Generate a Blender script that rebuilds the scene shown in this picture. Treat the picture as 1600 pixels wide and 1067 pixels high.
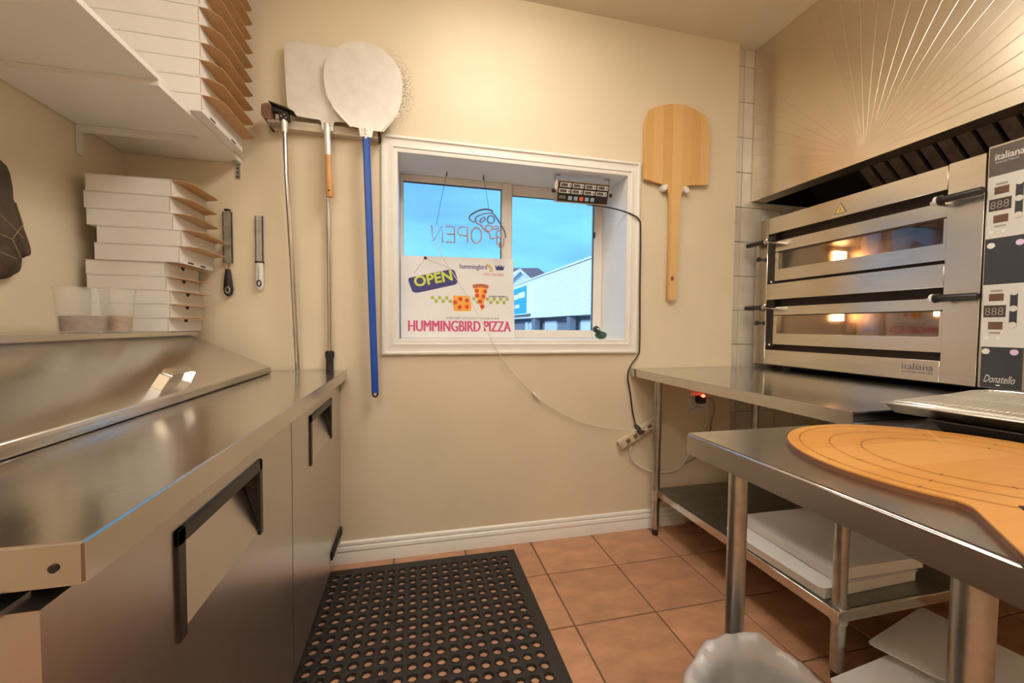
import bpy, bmesh, math, random
from mathutils import Vector, Matrix
random.seed(7)
for o in list(bpy.data.objects): bpy.data.objects.remove(o)
scene = bpy.context.scene
COL = scene.collection

# ------------------------------------------------------------------ camera
EYE = Vector((0, 0, 1.148)); FPX = 635.4
vd = Vector((648-800, 509.0-533.5, FPX)).normalized()          # room depth (+y) seen from the camera
vx = Vector((3456-800, 533-533.5, FPX)); vx = (vx - vd*vx.dot(vd)).normalized()
up = -(vd.cross(vx)); up = up if up.y < 0 else -up
RIGHT = Vector((vx.x, vd.x, up.x)); DOWN = Vector((vx.y, vd.y, up.y)); FWD = Vector((vx.z, vd.z, up.z))
cam = bpy.data.cameras.new('camera'); camo = bpy.data.objects.new('camera', cam); COL.objects.link(camo)
cam.sensor_fit = 'HORIZONTAL'; cam.sensor_width = 36; cam.lens = 36*FPX/1600; cam.clip_start = .02; cam.clip_end = 400
rot = Matrix((RIGHT, -DOWN, -FWD)).transposed()
camo.matrix_world = Matrix.Translation(EYE) @ rot.to_4x4()
scene.camera = camo
def ray(px, py): return RIGHT*((px-800)/FPX) + DOWN*((py-533.5)/FPX) + FWD
def ony(px, py, y): r = ray(px, py); return EYE + r*(y/r.y)     # measured point on a wall plane y = const
def onx(px, py, x): r = ray(px, py); return EYE + r*(x/r.x)
def onz(px, py, z): r = ray(px, py); return EYE + r*((z-EYE.z)/r.z)

# ------------------------------------------------------------------ view, world, sun
vs = scene.view_settings
vs.view_transform = 'Standard'; vs.look = 'None'; vs.gamma = 1; vs.use_curve_mapping = False; vs.exposure = 1.32
LAMP_STRENGTH = 18.0
LAMP_COLOR = (1, .91, .78)
world = bpy.data.worlds.new('sky'); scene.world = world; world.use_nodes = True
nt = world.node_tree; nt.nodes.clear()
def N(nt, t, **kw):
    n = nt.nodes.new(t)
    for k, v in kw.items():
        if k in n.inputs: n.inputs[k].default_value = v
        else: setattr(n, k, v)
    return n
L = lambda nt, a, b: nt.links.new(a, b)
tc = N(nt, 'ShaderNodeTexCoord'); mp = N(nt, 'ShaderNodeMapping'); mp.inputs['Scale'].default_value = (1.5, 1.5, 7)
no = N(nt, 'ShaderNodeTexNoise', Scale=1.6, Detail=4.0, Roughness=.5); cr = N(nt, 'ShaderNodeValToRGB')
cr.color_ramp.elements[0].position = .38; cr.color_ramp.elements[0].color = (.085, .25, .50, 1)
cr.color_ramp.elements[1].position = .62; cr.color_ramp.elements[1].color = (.115, .36, .60, 1)
bg = N(nt, 'ShaderNodeBackground', Strength=1.0); wo = N(nt, 'ShaderNodeOutputWorld')
L(nt, tc.outputs['Generated'], mp.inputs['Vector']); L(nt, mp.outputs[0], no.inputs['Vector'])
L(nt, no.outputs[0], cr.inputs[0]); L(nt, cr.outputs[0], bg.inputs['Color']); L(nt, bg.outputs[0], wo.inputs[0])
sun = bpy.data.lights.new('sun', 'SUN'); sun.energy = 1.7; sun.angle = math.radians(12); sun.color = (.8, .92, 1)
suno = bpy.data.objects.new('sun', sun); COL.objects.link(suno); suno.location = (0, -8, 12)
suno.rotation_euler = Vector((.8, .5, -.42)).to_track_quat('-Z', 'Y').to_euler()

# ------------------------------------------------------------------ materials
MATS = {}
def mat(name, col, rough=.5, metal=0.0, var=.06, scale=8.0, bump=0.0, bscale=60.0, stretch=(1, 1, 1), spec=.5, coat=0.0, rvar=0.0, objrand=0.0, alpha=1.0, trans=0.0, emit=None, estr=0.0, aniso=0.0):
    m = bpy.data.materials.new(name); m.use_nodes = True; nt = m.node_tree
    b = nt.nodes['Principled BSDF']; MATS[name] = m
    b.inputs['Roughness'].default_value = rough; b.inputs['Metallic'].default_value = metal
    b.inputs['Specular IOR Level'].default_value = spec; b.inputs['Coat Weight'].default_value = coat
    b.inputs['Alpha'].default_value = alpha; b.inputs['Transmission Weight'].default_value = trans
    if emit: b.inputs['Emission Color'].default_value = (*emit, 1); b.inputs['Emission Strength'].default_value = estr
    tc = N(nt, 'ShaderNodeTexCoord'); mp = N(nt, 'ShaderNodeMapping'); mp.inputs['Scale'].default_value = stretch
    L(nt, tc.outputs['Object'], mp.inputs['Vector'])
    n = N(nt, 'ShaderNodeTexNoise', Scale=scale, Detail=5.0, Roughness=.6); L(nt, mp.outputs[0], n.inputs['Vector'])
    r = N(nt, 'ShaderNodeValToRGB')
    r.color_ramp.elements[0].position = .3; r.color_ramp.elements[1].position = .7
    r.color_ramp.elements[0].color = (*[max(0, c*(1-var)) for c in col], 1); r.color_ramp.elements[1].color = (*[min(1, c*(1+var)) for c in col], 1)
    L(nt, n.outputs[0], r.inputs[0]); out = r.outputs[0]
    if objrand:
        oi = N(nt, 'ShaderNodeObjectInfo'); mr = N(nt, 'ShaderNodeMapRange')
        mr.inputs['To Min'].default_value = 1-objrand; mr.inputs['To Max'].default_value = 1+objrand
        L(nt, oi.outputs['Random'], mr.inputs['Value'])
        hs = N(nt, 'ShaderNodeHueSaturation'); L(nt, out, hs.inputs['Color']); L(nt, mr.outputs[0], hs.inputs['Value']); out = hs.outputs[0]
    L(nt, out, b.inputs['Base Color'])
    if rvar:
        mr = N(nt, 'ShaderNodeMapRange'); mr.inputs['To Min'].default_value = max(.02, rough-rvar); mr.inputs['To Max'].default_value = rough+rvar
        L(nt, n.outputs[0], mr.inputs['Value']); L(nt, mr.outputs[0], b.inputs['Roughness'])
    if bump:
        n2 = N(nt, 'ShaderNodeTexNoise', Scale=bscale, Detail=3.0); L(nt, mp.outputs[0], n2.inputs['Vector'])
        bp = N(nt, 'ShaderNodeBump', Strength=bump, Distance=.004); L(nt, n2.outputs[0], bp.inputs['Height']); L(nt, bp.outputs[0], b.inputs['Normal'])
    return m
mat('wall_paint', (.76, .65, .475), .55, var=.035, scale=3, bump=.10, bscale=25)
mat('ceiling_paint', (.76, .68, .53), .7, var=.03, scale=2, bump=.08, bscale=30)
mat('white_trim', (.85, .82, .765), .4, var=.02, scale=6)
mat('white_jamb', (.88, .88, .88), .4, var=.03, scale=5)
mat('vinyl', (.82, .76, .68), .35, var=.02)
mat('grout', (.16, .10, .065), .9, var=.2, scale=30)
mat('floor_tile', (.50, .255, .145), .38, var=.24, scale=6, bump=.10, bscale=45, rvar=.1, objrand=.07, stretch=(1, 2.2, 1))
mat('wall_tile', (.66, .595, .50), .3, var=.07, scale=9, objrand=.04, bump=.04, bscale=30)
mat('tile_grout', (.30, .27, .23), .9, var=.1)
mat('steel', (.63, .61, .585), .17, 1, var=.05, scale=5, rvar=.05, bump=.015, bscale=90, stretch=(1, 1, 1))
mat('steel_brushed', (.62, .595, .565), .24, 1, var=.05, scale=4, rvar=.06)
mat('steel_door', (.62, .59, .58), .30, 1, var=.05, scale=4, rvar=.05)
mat('steel_hood', (.80, .72, .60), .29, 1, var=.03, scale=3, rvar=.02)
mat('steel_oven', (.70, .65, .575), .25, 1, var=.05, scale=10, bump=.012, bscale=60, stretch=(1, 1, 8), rvar=.05)
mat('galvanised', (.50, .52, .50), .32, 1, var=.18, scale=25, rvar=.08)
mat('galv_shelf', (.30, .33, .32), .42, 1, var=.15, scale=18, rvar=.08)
mat('rack_paint', (.62, .53, .41), .4, var=.05)
mat('chrome', (.85, .84, .83), .07, 1, var=.02)
mat('aluminium', (.88, .85, .80), .33, .4, var=.05, scale=18, rvar=.06, bump=.02, bscale=150)
mat('alu_pan', (.76, .73, .66), .36, 1, var=.10, scale=20, rvar=.08)
mat('black_plastic', (.022, .019, .018), .4, var=.2, scale=20)
mat('dark_metal', (.045, .038, .035), .45, .6, var=.3, scale=25)
mat('filter_metal', (.30, .22, .19), .45, .5, var=.3, scale=20)
mat('oven_dark', (.03, .02, .016), .5, .5, var=.3)
mat('chamber', (.30, .22, .17), .45, .7, var=.25, scale=14)
mat('firebrick', (.42, .28, .20), .85, var=.2, scale=25)
mat('brush_wood', (.22, .10, .06), .7, var=.3, scale=20)
mat('bristle', (.33, .27, .20), .9, var=.4, scale=70)
mat('blue_handle', (.008, .085, .50), .35, var=.08, scale=20)
mat('handle_wood', (.66, .35, .13), .45, var=.14, scale=20, stretch=(4, 4, .4))
mat('carton_white', (.83, .805, .765), .65, var=.025, scale=8, bump=.03, bscale=80)
mat('carton_cool', (.84, .82, .81), .6, var=.03, scale=6)
mat('kraft', (.55, .34, .165), .75, var=.08, scale=20, bump=.05, bscale=80)
mat('hole_dark', (.02, .016, .013), .8)
mat('melamine', (.84, .81, .75), .4, var=.02, scale=4)
mat('rubber', (.026, .021, .019), .62, var=.25, scale=30, bump=.1, bscale=120)
mat('mitt', (.085, .055, .035), .85, var=.5, scale=16, bump=.3, bscale=50)
mat('mitt_trim', (.25, .19, .09), .85, var=.2)
mat('mitt_edge', (.03, .035, .05), .85, var=.2)
mat('liner', (.62, .61, .61), .25, var=.06, scale=5, alpha=.62)
mat('bin_grey', (.10, .10, .105), .5)
mat('beige_plastic', (.62, .54, .38), .45, var=.04)
mat('white_plastic', (.78, .76, .72), .4, var=.03)
mat('cord_white', (.72, .68, .58), .5)
mat('cord_grey', (.35, .32, .28), .5)
mat('red_led', (.8, .02, .01), .4, emit=(1, .05, .02), estr=6)
mat('green_stone', (.03, .09, .045), .35, var=.4, scale=40)
mat('green_dark', (.015, .035, .022), .3, var=.3, scale=40)
mat('poster_white', (.80, .79, .78), .45, var=.012)
mat('ink_pink', (.62, .075, .20), .5, var=.05)
mat('ink_navy', (.05, .045, .20), .5, var=.05)
mat('ink_lime', (.62, .72, .10), .5, var=.05)
mat('ink_green', (.42, .50, .09), .5, var=.05)
mat('ink_grey', (.20, .19, .22), .5)
mat('ink_black', (.02, .02, .025), .5)
mat('ink_gold', (.62, .47, .14), .5)
mat('ink_orange', (.90, .42, .06), .5)
mat('ink_red', (.72, .07, .03), .5)
mat('ink_crust', (.50, .14, .06), .5)
mat('ink_white', (.82, .82, .84), .5)
mat('neon_tube', (.46, .31, .29), .3, var=.05)
mat('neon_dark', (.16, .15, .19), .3, var=.1)
mat('panel_white', (.66, .64, .60), .35, var=.02)
mat('panel_dark', (.045, .048, .058), .35, var=.08)
mat('panel_brown', (.115, .095, .085), .4, var=.08)
mat('display_brown', (.16, .085, .06), .25)
mat('display_dark', (.07, .05, .045), .2)
mat('segment', (.34, .30, .28), .4)
mat('timer_face', (.016, .013, .012), .3)
mat('btn_blue', (.26, .40, .48), .5)
mat('btn_red', (.85, .10, .07), .5)
mat('warn_yellow', (.75, .50, .12), .4)
mat('food_brown', (.20, .085, .055), .8, var=.6, scale=90, bump=.8, bscale=160)
mat('food_tan', (.45, .21, .11), .8, var=.5, scale=80, bump=.8, bscale=140)
mat('flour', (.8, .78, .74), .8)
mat('cladding', (.80, .84, .86), .7, var=.02)
mat('shop_dark', (.16, .19, .25), .6, var=.1, scale=2)
mat('shop_glass', (.55, .66, .78), .3, var=.12, scale=1)
mat('sign_teal', (.03, .36, .58), .5, var=.05)
mat('sign_pink', (.75, .55, .75), .5)
mat('roof_brown', (.23, .16, .19), .8, var=.15, scale=4)
mat('asphalt', (.09, .09, .10), .9, var=.2, scale=3)
mat('exterior', (.35, .34, .33), .8)
# laminated wood for the peel: bands by local x
def wood_bands(name, cols, width, ax=0, gloss=.4, grain=(6, 6, .5)):
    m = mat(name, cols[0], gloss, var=.10, scale=16, stretch=grain); nt = m.node_tree; b = nt.nodes['Principled BSDF']
    src = b.inputs['Base Color'].links[0].from_socket
    tc = N(nt, 'ShaderNodeTexCoord'); sp = N(nt, 'ShaderNodeSeparateXYZ'); L(nt, tc.outputs['Object'], sp.inputs[0])
    mr = N(nt, 'ShaderNodeMapRange'); mr.inputs['From Min'].default_value = -width/2; mr.inputs['From Max'].default_value = width/2
    L(nt, sp.outputs[ax], mr.inputs['Value']); rp = N(nt, 'ShaderNodeValToRGB'); rp.color_ramp.interpolation = 'CONSTANT'
    e = rp.color_ramp.elements
    while len(e) < len(cols): e.new(.5)
    for i, c in enumerate(cols): e[i].position = i/len(cols); e[i].color = (*c, 1)
    L(nt, mr.outputs[0], rp.inputs[0])
    mx = N(nt, 'ShaderNodeMix', data_type='RGBA', blend_type='MIX'); mx.inputs[0].default_value = .6
    L(nt, src, mx.inputs[6]); L(nt, rp.outputs[0], mx.inputs[7]); L(nt, mx.outputs[2], b.inputs['Base Color'])
wood_bands('peel_wood', [(.72, .42, .15), (.80, .52, .23), (.70, .40, .14), (.82, .54, .24), (.74, .45, .18), (.69, .39, .13), (.78, .49, .20)], .42)
wood_bands('board_wood', [(.54, .235, .045), (.62, .295, .068), (.57, .255, .05), (.65, .32, .082), (.56, .245, .05), (.60, .285, .062)], .7, ax=1, grain=(.6, 7, 7))
mat('board_line', (.30, .10, .025), .6); mat('board_edge', (.16, .06, .022), .6); mat('board_mark', (.66, .36, .13), .5)
def glass_mat(name, tint, gl=.06, rough=.0, refl=1.0):
    m = bpy.data.materials.new(name); m.use_nodes = True; nt = m.node_tree; nt.nodes.clear(); MATS[name] = m
    t = N(nt, 'ShaderNodeBsdfTransparent'); t.inputs[0].default_value = (*tint, 1)
    g = N(nt, 'ShaderNodeBsdfGlossy'); g.inputs['Roughness'].default_value = rough; g.inputs['Color'].default_value = (1, 1, 1, 1)
    f = N(nt, 'ShaderNodeFresnel'); f.inputs[0].default_value = 1.45
    mu = N(nt, 'ShaderNodeMath', operation='MULTIPLY'); mu.inputs[1].default_value = refl; L(nt, f.outputs[0], mu.inputs[0])
    x = N(nt, 'ShaderNodeMixShader'); o = N(nt, 'ShaderNodeOutputMaterial')
    L(nt, mu.outputs[0], x.inputs[0]); L(nt, t.outputs[0], x.inputs[1]); L(nt, g.outputs[0], x.inputs[2]); L(nt, x.outputs[0], o.inputs[0])
glass_mat('window_glass', (.97, .99, 1), refl=.6)
glass_mat('oven_glass', (.80, .72, .64), refl=2.2, rough=.03)
glass_mat('acrylic', (.95, .97, .98), refl=.5)
m = mat('tub_plastic', (.80, .76, .68), .35, var=.02, trans=.0, alpha=.24)
mat('lamp_diffuser', (.9, .88, .8), .5, emit=LAMP_COLOR, estr=LAMP_STRENGTH)
mat('fill_diffuser', (.9, .88, .82), .5, emit=(1, .93, .82), estr=5.4)  # glow of the two added fill panels
mat('oven_lamp', (1, .9, .7), .4, emit=(1, .66, .32), estr=14)
mat('rack_wire', (.82, .79, .72), .3, .8)
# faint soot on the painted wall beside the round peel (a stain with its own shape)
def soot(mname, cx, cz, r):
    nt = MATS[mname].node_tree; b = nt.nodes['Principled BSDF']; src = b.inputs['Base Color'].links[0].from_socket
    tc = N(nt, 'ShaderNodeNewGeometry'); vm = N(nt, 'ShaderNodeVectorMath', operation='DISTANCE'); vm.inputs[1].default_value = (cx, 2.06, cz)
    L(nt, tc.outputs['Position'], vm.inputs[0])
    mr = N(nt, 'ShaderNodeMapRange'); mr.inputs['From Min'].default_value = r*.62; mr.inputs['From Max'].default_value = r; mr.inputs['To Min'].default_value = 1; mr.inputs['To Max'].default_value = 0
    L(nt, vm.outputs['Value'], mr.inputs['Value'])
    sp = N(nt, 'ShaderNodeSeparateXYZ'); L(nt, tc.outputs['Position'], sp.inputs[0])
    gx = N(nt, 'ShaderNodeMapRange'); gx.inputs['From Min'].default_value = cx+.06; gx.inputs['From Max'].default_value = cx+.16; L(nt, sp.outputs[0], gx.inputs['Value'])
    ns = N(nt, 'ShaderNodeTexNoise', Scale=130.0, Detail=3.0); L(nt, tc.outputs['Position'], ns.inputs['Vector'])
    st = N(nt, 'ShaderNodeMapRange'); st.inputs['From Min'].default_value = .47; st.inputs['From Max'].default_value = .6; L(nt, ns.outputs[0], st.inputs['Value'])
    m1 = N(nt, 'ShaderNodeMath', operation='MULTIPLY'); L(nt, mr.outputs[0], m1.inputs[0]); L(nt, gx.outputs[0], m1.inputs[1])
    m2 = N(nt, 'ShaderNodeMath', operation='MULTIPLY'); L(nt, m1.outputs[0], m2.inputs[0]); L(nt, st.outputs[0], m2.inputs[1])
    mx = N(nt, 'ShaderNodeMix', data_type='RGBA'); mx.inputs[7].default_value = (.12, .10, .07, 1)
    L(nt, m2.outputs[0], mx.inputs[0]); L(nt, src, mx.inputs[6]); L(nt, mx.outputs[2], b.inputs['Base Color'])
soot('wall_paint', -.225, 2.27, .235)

# ------------------------------------------------------------------ mesh helpers
class MB:
    def __init__(s): s.v = []; s.f = []
    def add(s, vs, fs):
        o = len(s.v); s.v += [tuple(v) for v in vs]; s.f += [tuple(i+o for i in f) for f in fs]; return s
    def box(s, a, b):
        (x0, y0, z0), (x1, y1, z1) = a, b
        return s.add([(x0, y0, z0), (x1, y0, z0), (x1, y1, z0), (x0, y1, z0), (x0, y0, z1), (x1, y0, z1), (x1, y1, z1), (x0, y1, z1)],
                     [(3, 2, 1, 0), (4, 5, 6, 7), (0, 1, 5, 4), (1, 2, 6, 5), (2, 3, 7, 6), (3, 0, 4, 7)])
    def prism(s, poly, axis, a0, a1):
        n = len(poly)
        mk = {'x': lambda p, a: (a, p[0], p[1]), 'y': lambda p, a: (p[0], a, p[1]), 'z': lambda p, a: (p[0], p[1], a)}[axis]
        return s.add([mk(p, a0) for p in poly]+[mk(p, a1) for p in poly],
                     [tuple(range(n)), tuple(range(2*n-1, n-1, -1))]+[(i, (i+1) % n, n+(i+1) % n, n+i) for i in range(n)])
    def tube(s, pts, r, n=8, closed=False):
        pts = [Vector(p) for p in pts]; m = len(pts); rs = r if isinstance(r, (list, tuple)) else [r]*m
        T = []
        for i in range(m):
            a = pts[(i-1) % m] if (closed or i > 0) else pts[0]; b = pts[(i+1) % m] if (closed or i < m-1) else pts[-1]
            T.append((b-a).normalized())
        u = T[0].orthogonal().normalized(); vs = []; fs = []
        for i in range(m):
            u = (u-T[i]*u.dot(T[i])).normalized(); w = T[i].cross(u)
            vs += [pts[i]+(u*math.cos(2*math.pi*k/n)+w*math.sin(2*math.pi*k/n))*rs[i] for k in range(n)]
        for i in range(m if closed else m-1):
            j = (i+1) % m
            fs += [(i*n+k, i*n+(k+1) % n, j*n+(k+1) % n, j*n+k) for k in range(n)]
        if not closed: fs += [tuple(range(n-1, -1, -1)), tuple((m-1)*n+k for k in range(n))]
        return s.add(vs, fs)
    def lathe(s, prof, c, n=24):
        m = len(prof); vs = [(c[0]+r*math.cos(2*math.pi*k/n), c[1]+r*math.sin(2*math.pi*k/n), c[2]+z) for r, z in prof for k in range(n)]
        fs = [(i*n+k, i*n+(k+1) % n, (i+1)*n+(k+1) % n, (i+1)*n+k) for i in range(m-1) for k in range(n)]
        fs += [tuple(range(n-1, -1, -1)), tuple((m-1)*n+k for k in range(n))]
        return s.add(vs, fs)
    def ell(s, c, r, n=14, m=8):
        vs = []; fs = []
        for i in range(1, m):
            t = math.pi*i/m
            vs += [(c[0]+r[0]*math.sin(t)*math.cos(2*math.pi*k/n), c[1]+r[1]*math.sin(t)*math.sin(2*math.pi*k/n), c[2]+r[2]*math.cos(t)) for k in range(n)]
        vs += [(c[0], c[1], c[2]+r[2]), (c[0], c[1], c[2]-r[2])]; a = len(vs)-2
        fs = [(i*n+k, (i+1)*n+k, (i+1)*n+(k+1) % n, i*n+(k+1) % n) for i in range(m-2) for k in range(n)]
        fs += [(a, k, (k+1) % n) for k in range(n)]+[(a+1, (m-2)*n+(k+1) % n, (m-2)*n+k) for k in range(n)]
        return s.add(vs, fs)
    def build(s, name, mt, root=None, parent=None, bevel=0, seg=2, smooth=40, loc=None):
        """root: the Empty (or thing) whose location is the local origin; parent: part to hang it under (same origin)."""
        o0 = Vector(loc) if loc is not None else (Vector(root['o']) if root else Vector((0, 0, 0)))
        me = bpy.data.meshes.new(name); me.from_pydata([tuple(Vector(v)-o0) for v in s.v], [], s.f)
        bm = bmesh.new(); bm.from_mesh(me); bmesh.ops.recalc_face_normals(bm, faces=bm.faces)
        if bevel:
            ed = [e for e in bm.edges if len(e.link_faces) == 2 and e.calc_face_angle(0) > .5]
            bmesh.ops.bevel(bm, geom=ed, offset=bevel, segments=seg, affect='EDGES', clamp_overlap=True)
        bm.to_mesh(me); bm.free()
        if smooth:
            me.shade_smooth(); me.set_sharp_from_angle(angle=math.radians(smooth))
        me.materials.append(MATS[mt]); o = bpy.data.objects.new(name, me); COL.objects.link(o)
        if parent: o.parent = parent
        elif root: o.parent = root
        elif loc is not None: o.location = loc
        return o
def tabletop(mb, x0, y0, x1, y1, z0, z1, t, d):
    a = [(x0, y0), (x1, y0), (x1, y1), (x0, y1)]; b = [(x0+t, y0+t), (x1-t, y0+t), (x1-t, y1-t), (x0+t, y1-t)]
    vs = [(*p, z1) for p in a]+[(*p, z0) for p in a]+[(*p, z0) for p in b]+[(*p, z1-d) for p in b]
    return mb.add(vs, [(0, 1, 2, 3), (15, 14, 13, 12)]+[(4*k+i, 4*k+(i+1) % 4, 4*k+4+(i+1) % 4, 4*k+4+i) for k in range(3) for i in range(4)])
def skirt(mb, x0, y0, x1, y1, z0, z1, t):
    a = [(x0, y0), (x1, y0), (x1, y1), (x0, y1)]; b = [(x0+t, y0+t), (x1-t, y0+t), (x1-t, y1-t), (x0+t, y1-t)]
    vs = [(*p, z0) for p in a]+[(*p, z1) for p in a]+[(*p, z1) for p in b]+[(*p, z0) for p in b]
    return mb.add(vs, [(4*k+i, 4*k+(i+1) % 4, (4*k+4+(i+1) % 4) % 16, (4*k+4+i) % 16) for k in range(4) for i in range(4)])
def thing(name, label, cat, loc, group=None, kind=None):
    e = bpy.data.objects.new(name, None); COL.objects.link(e); e.location = loc; e.empty_display_size = .1
    e['o'] = list(loc)
    if kind: e['kind'] = kind
    else: tag(e, label, cat, group)
    return e
def tag(o, label, cat, group=None):
    o['label'] = label; o['category'] = cat
    if group: o['group'] = group
    return o
def struct(o): o['kind'] = 'structure'; return o
def spline(pts, n=8):
    P = [Vector(p) for p in pts]; P = [P[0]*2-P[1]]+P+[P[-1]*2-P[-2]]; out = []
    for i in range(1, len(P)-2):
        a, b, c, d = P[i-1:i+3]
        for k in range(n):
            t = k/n; out.append(.5*((2*b)+(c-a)*t+(2*a-5*b+4*c-d)*t*t+(3*b-a-3*c+d)*t**3))
    out.append(P[-2]); return out
def text(mb, s, O, U, V, height, width=None, align='l', bold=0.0, shear=0.0, lift=(0, 0, 0), fat=0.0):
    if fat:                                             # heavier strokes: the same outline set down three times, a hair apart
        for k in (-1, 0, 1): text(mb, s, Vector(O)+Vector(U)*fat*k+Vector((0, -.00005 if abs(Vector(U).x) > .5 else 0, 0))*k+Vector((-.00005 if abs(Vector(U).y) > .5 else 0, 0, 0))*k, U, V, height, width, align, 0.0, shear)
        return
    cu = bpy.data.curves.new('t', 'FONT'); cu.body = s; cu.size = 1; cu.offset = bold; cu.shear = shear; cu.resolution_u = 3
    ob = bpy.data.objects.new('t', cu); me = bpy.data.meshes.new_from_object(ob)
    vs = [v.co.copy() for v in me.vertices]; fs = [tuple(p.vertices) for p in me.polygons]
    bpy.data.objects.remove(ob); bpy.data.curves.remove(cu); bpy.data.meshes.remove(me)
    if not vs: return
    x0 = min(v.x for v in vs); x1 = max(v.x for v in vs); y0 = min(v.y for v in vs); y1 = max(v.y for v in vs)
    k = height/(y1-y0); kx = width/(x1-x0) if width else k; O = Vector(O)+Vector(lift); U = Vector(U); V = Vector(V)
    off = 0 if align == 'l' else -(x1-x0)*kx/2 if align == 'c' else -(x1-x0)*kx
    mb.add([O+U*((v.x-x0)*kx+off)+V*((v.y-y0)*k) for v in vs], fs)
def circ(c, r, n=16, a0=0, a1=2*math.pi, full=True):
    m = n if full else n-1
    return [(c[0]+r*math.cos(a0+(a1-a0)*i/m), c[1]+r*math.sin(a0+(a1-a0)*i/m)) for i in range(n)]

# ================================================================== SETTING
CEIL = 2.805; XL = -1.18; XR = 2.72; YR = -1.7; YB = 2.06
floor = struct(MB().box((XL-.1, YR-.1, -.12), (XR+.1, 2.4, -.0035)).build('floor', 'grout'))
tx, ty, g = .3495, .3335, .0035
tile_me = None; X0 = .600; Y0 = 1.758
for i in range(-6, 7):
    for j in range(-11, 1):
        xa, xb = max(X0+i*tx, XL), min(X0+(i+1)*tx, XR); ya, yb = max(Y0+j*ty, YR), min(Y0+(j+1)*ty, 2.092)
        if xb-xa < .03 or yb-ya < .03: continue
        full = abs(xb-xa-tx) < 1e-4 and abs(yb-ya-ty) < 1e-4
        if full and tile_me:
            o = bpy.data.objects.new('tile', tile_me); COL.objects.link(o)
        else:
            w, d = (xb-xa)/2-g, (yb-ya)/2-g
            o = MB().box((-w, -d, -.010), (w, d, 0)).build('tile', 'floor_tile', bevel=.0015, seg=1)
            if full: tile_me = o.data
        o.location = ((xa+xb)/2, (ya+yb)/2, 0); o.parent = floor
# painted back wall round the window opening
WX0, WX1, WZ0, WZ1 = -.08, 1.137, 1.08, 1.98; XE = 1.845
w = MB()
w.box((XL, YB, 0), (WX0-.012, 2.42, CEIL)).box((WX1+.012, YB, 0), (XE, 2.42, CEIL)).box((WX0-.012, YB, WZ1+.012), (WX1+.012, 2.42, CEIL)).box((WX0-.012, YB, 0), (WX1+.012, 2.42, WZ0-.012))
struct(w.build('wall_back', 'wall_paint', smooth=0))
struct(MB().box((XL-.1, YR, 0), (XL, 2.42, CEIL)).build('wall_left', 'wall_paint', smooth=0))
struct(MB().box((XR, YR, 0), (XR+.1, 2.42, CEIL)).build('wall_right', 'wall_paint', smooth=0))
struct(MB().box((XL-.1, YR-.1, 0), (XR+.1, YR, CEIL)).build('wall_rear', 'wall_paint', smooth=0))
struct(MB().box((XL-.2, YR-.2, CEIL), (XR+.2, 2.5, CEIL+.2)).build('ceiling', 'ceiling_paint', smooth=0))
# tiled strip of wall, set back behind the painted edge
wt = struct(MB().box((XE, 2.102, 0), (XR, 2.42, CEIL)).build('wall_tiled', 'tile_grout', smooth=0))
xs = [1.845, 1.911, 2.057, 2.203, 2.349, 2.495, 2.641, XR]; zs = [0, .019]+[.226+.2065*k for k in range(13)]
zs = sorted(set([0.0]+[1.052+.2065*k for k in range(-5, 9)]+[CEIL])); cache = {}
for i in range(len(xs)-1):
    for j in range(len(zs)-1):
        w, h = (xs[i+1]-xs[i])/2-.0015, (zs[j+1]-zs[j])/2-.0015
        if h < .005: continue
        key = (round(w, 4), round(h, 4))
        if key in cache: o = bpy.data.objects.new('wall_tile', cache[key]); COL.objects.link(o)
        else: o = MB().box((-w, 0, -h), (w, .0125, h)).build('wall_tile', 'wall_tile', bevel=.001, seg=1); cache[key] = o.data
        o.location = ((xs[i]+xs[i+1])/2, 2.09, (zs[j]+zs[j+1])/2); o.parent = wt
# baseboard
prof = [(2.06, 0), (2.045, 0), (2.045, .052), (2.047, .056), (2.043, .064), (2.046, .078), (2.051, .083), (2.048, .090), (2.050, .101), (2.056, .106), (2.06, .106)]
struct(MB().prism(prof, 'x', -.42, XE-.3).build('baseboard_back', 'white_trim', smooth=30))
# window
win = thing('window_1', '', '', (.528, 2.06, 1.08), kind='structure')
P = [(0, 0), (0, .014), (.006, .018), (.013, .018), (.017, .011), (.024, .010), (.045, .014), (.054, .015), (.058, .010), (.066, .010), (.075, .008), (.075, 0)]
def ring(inset): return [(WX0-.075+inset, WZ0-.075+inset), (WX1+.075-inset, WZ0-.075+inset), (WX1+.075-inset, WZ1+.075-inset), (WX0-.075+inset, WZ1+.075-inset)]
for k in range(4):
    mb = MB(); vs = []
    for (u, p) in P:
        r = ring(u); a, b = r[k], r[(k+1) % 4]; vs += [(a[0], 2.06-p, a[1]), (b[0], 2.06-p, b[1])]
    mb.add(vs, [(2*i, 2*i+1, 2*i+3, 2*i+2) for i in range(len(P)-1)]+[tuple(range(0, 2*len(P), 2)), tuple(range(1, 2*len(P), 2))])
    mb.build('casing', 'white_trim', win, smooth=25)
for a, b in [((WX0-.012, 2.06, WZ0-.012), (WX0, 2.42, WZ1+.012)), ((WX1, 2.06, WZ0-.012), (WX1+.012, 2.42, WZ1+.012)), ((WX0, 2.06, WZ1), (WX1, 2.42, WZ1+.012)), ((WX0, 2.06, WZ0-.012), (WX1, 2.42, WZ0))]:
    MB().box(a, b).build('jamb', 'white_jamb', win)
def frame(name, x0, x1, z0, z1, ya, yb, l, r, t, b, mt='vinyl'):
    o = MB().box((x0, ya, z0), (x0+l, yb, z1)).box((x1-r, ya, z0), (x1, yb, z1)).box((x0+l, ya, z1-t), (x1-r, yb, z1)).box((x0+l, ya, z0), (x1-r, yb, z0+b)).build(name, mt, win, bevel=.002, seg=1)
    return o
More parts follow.
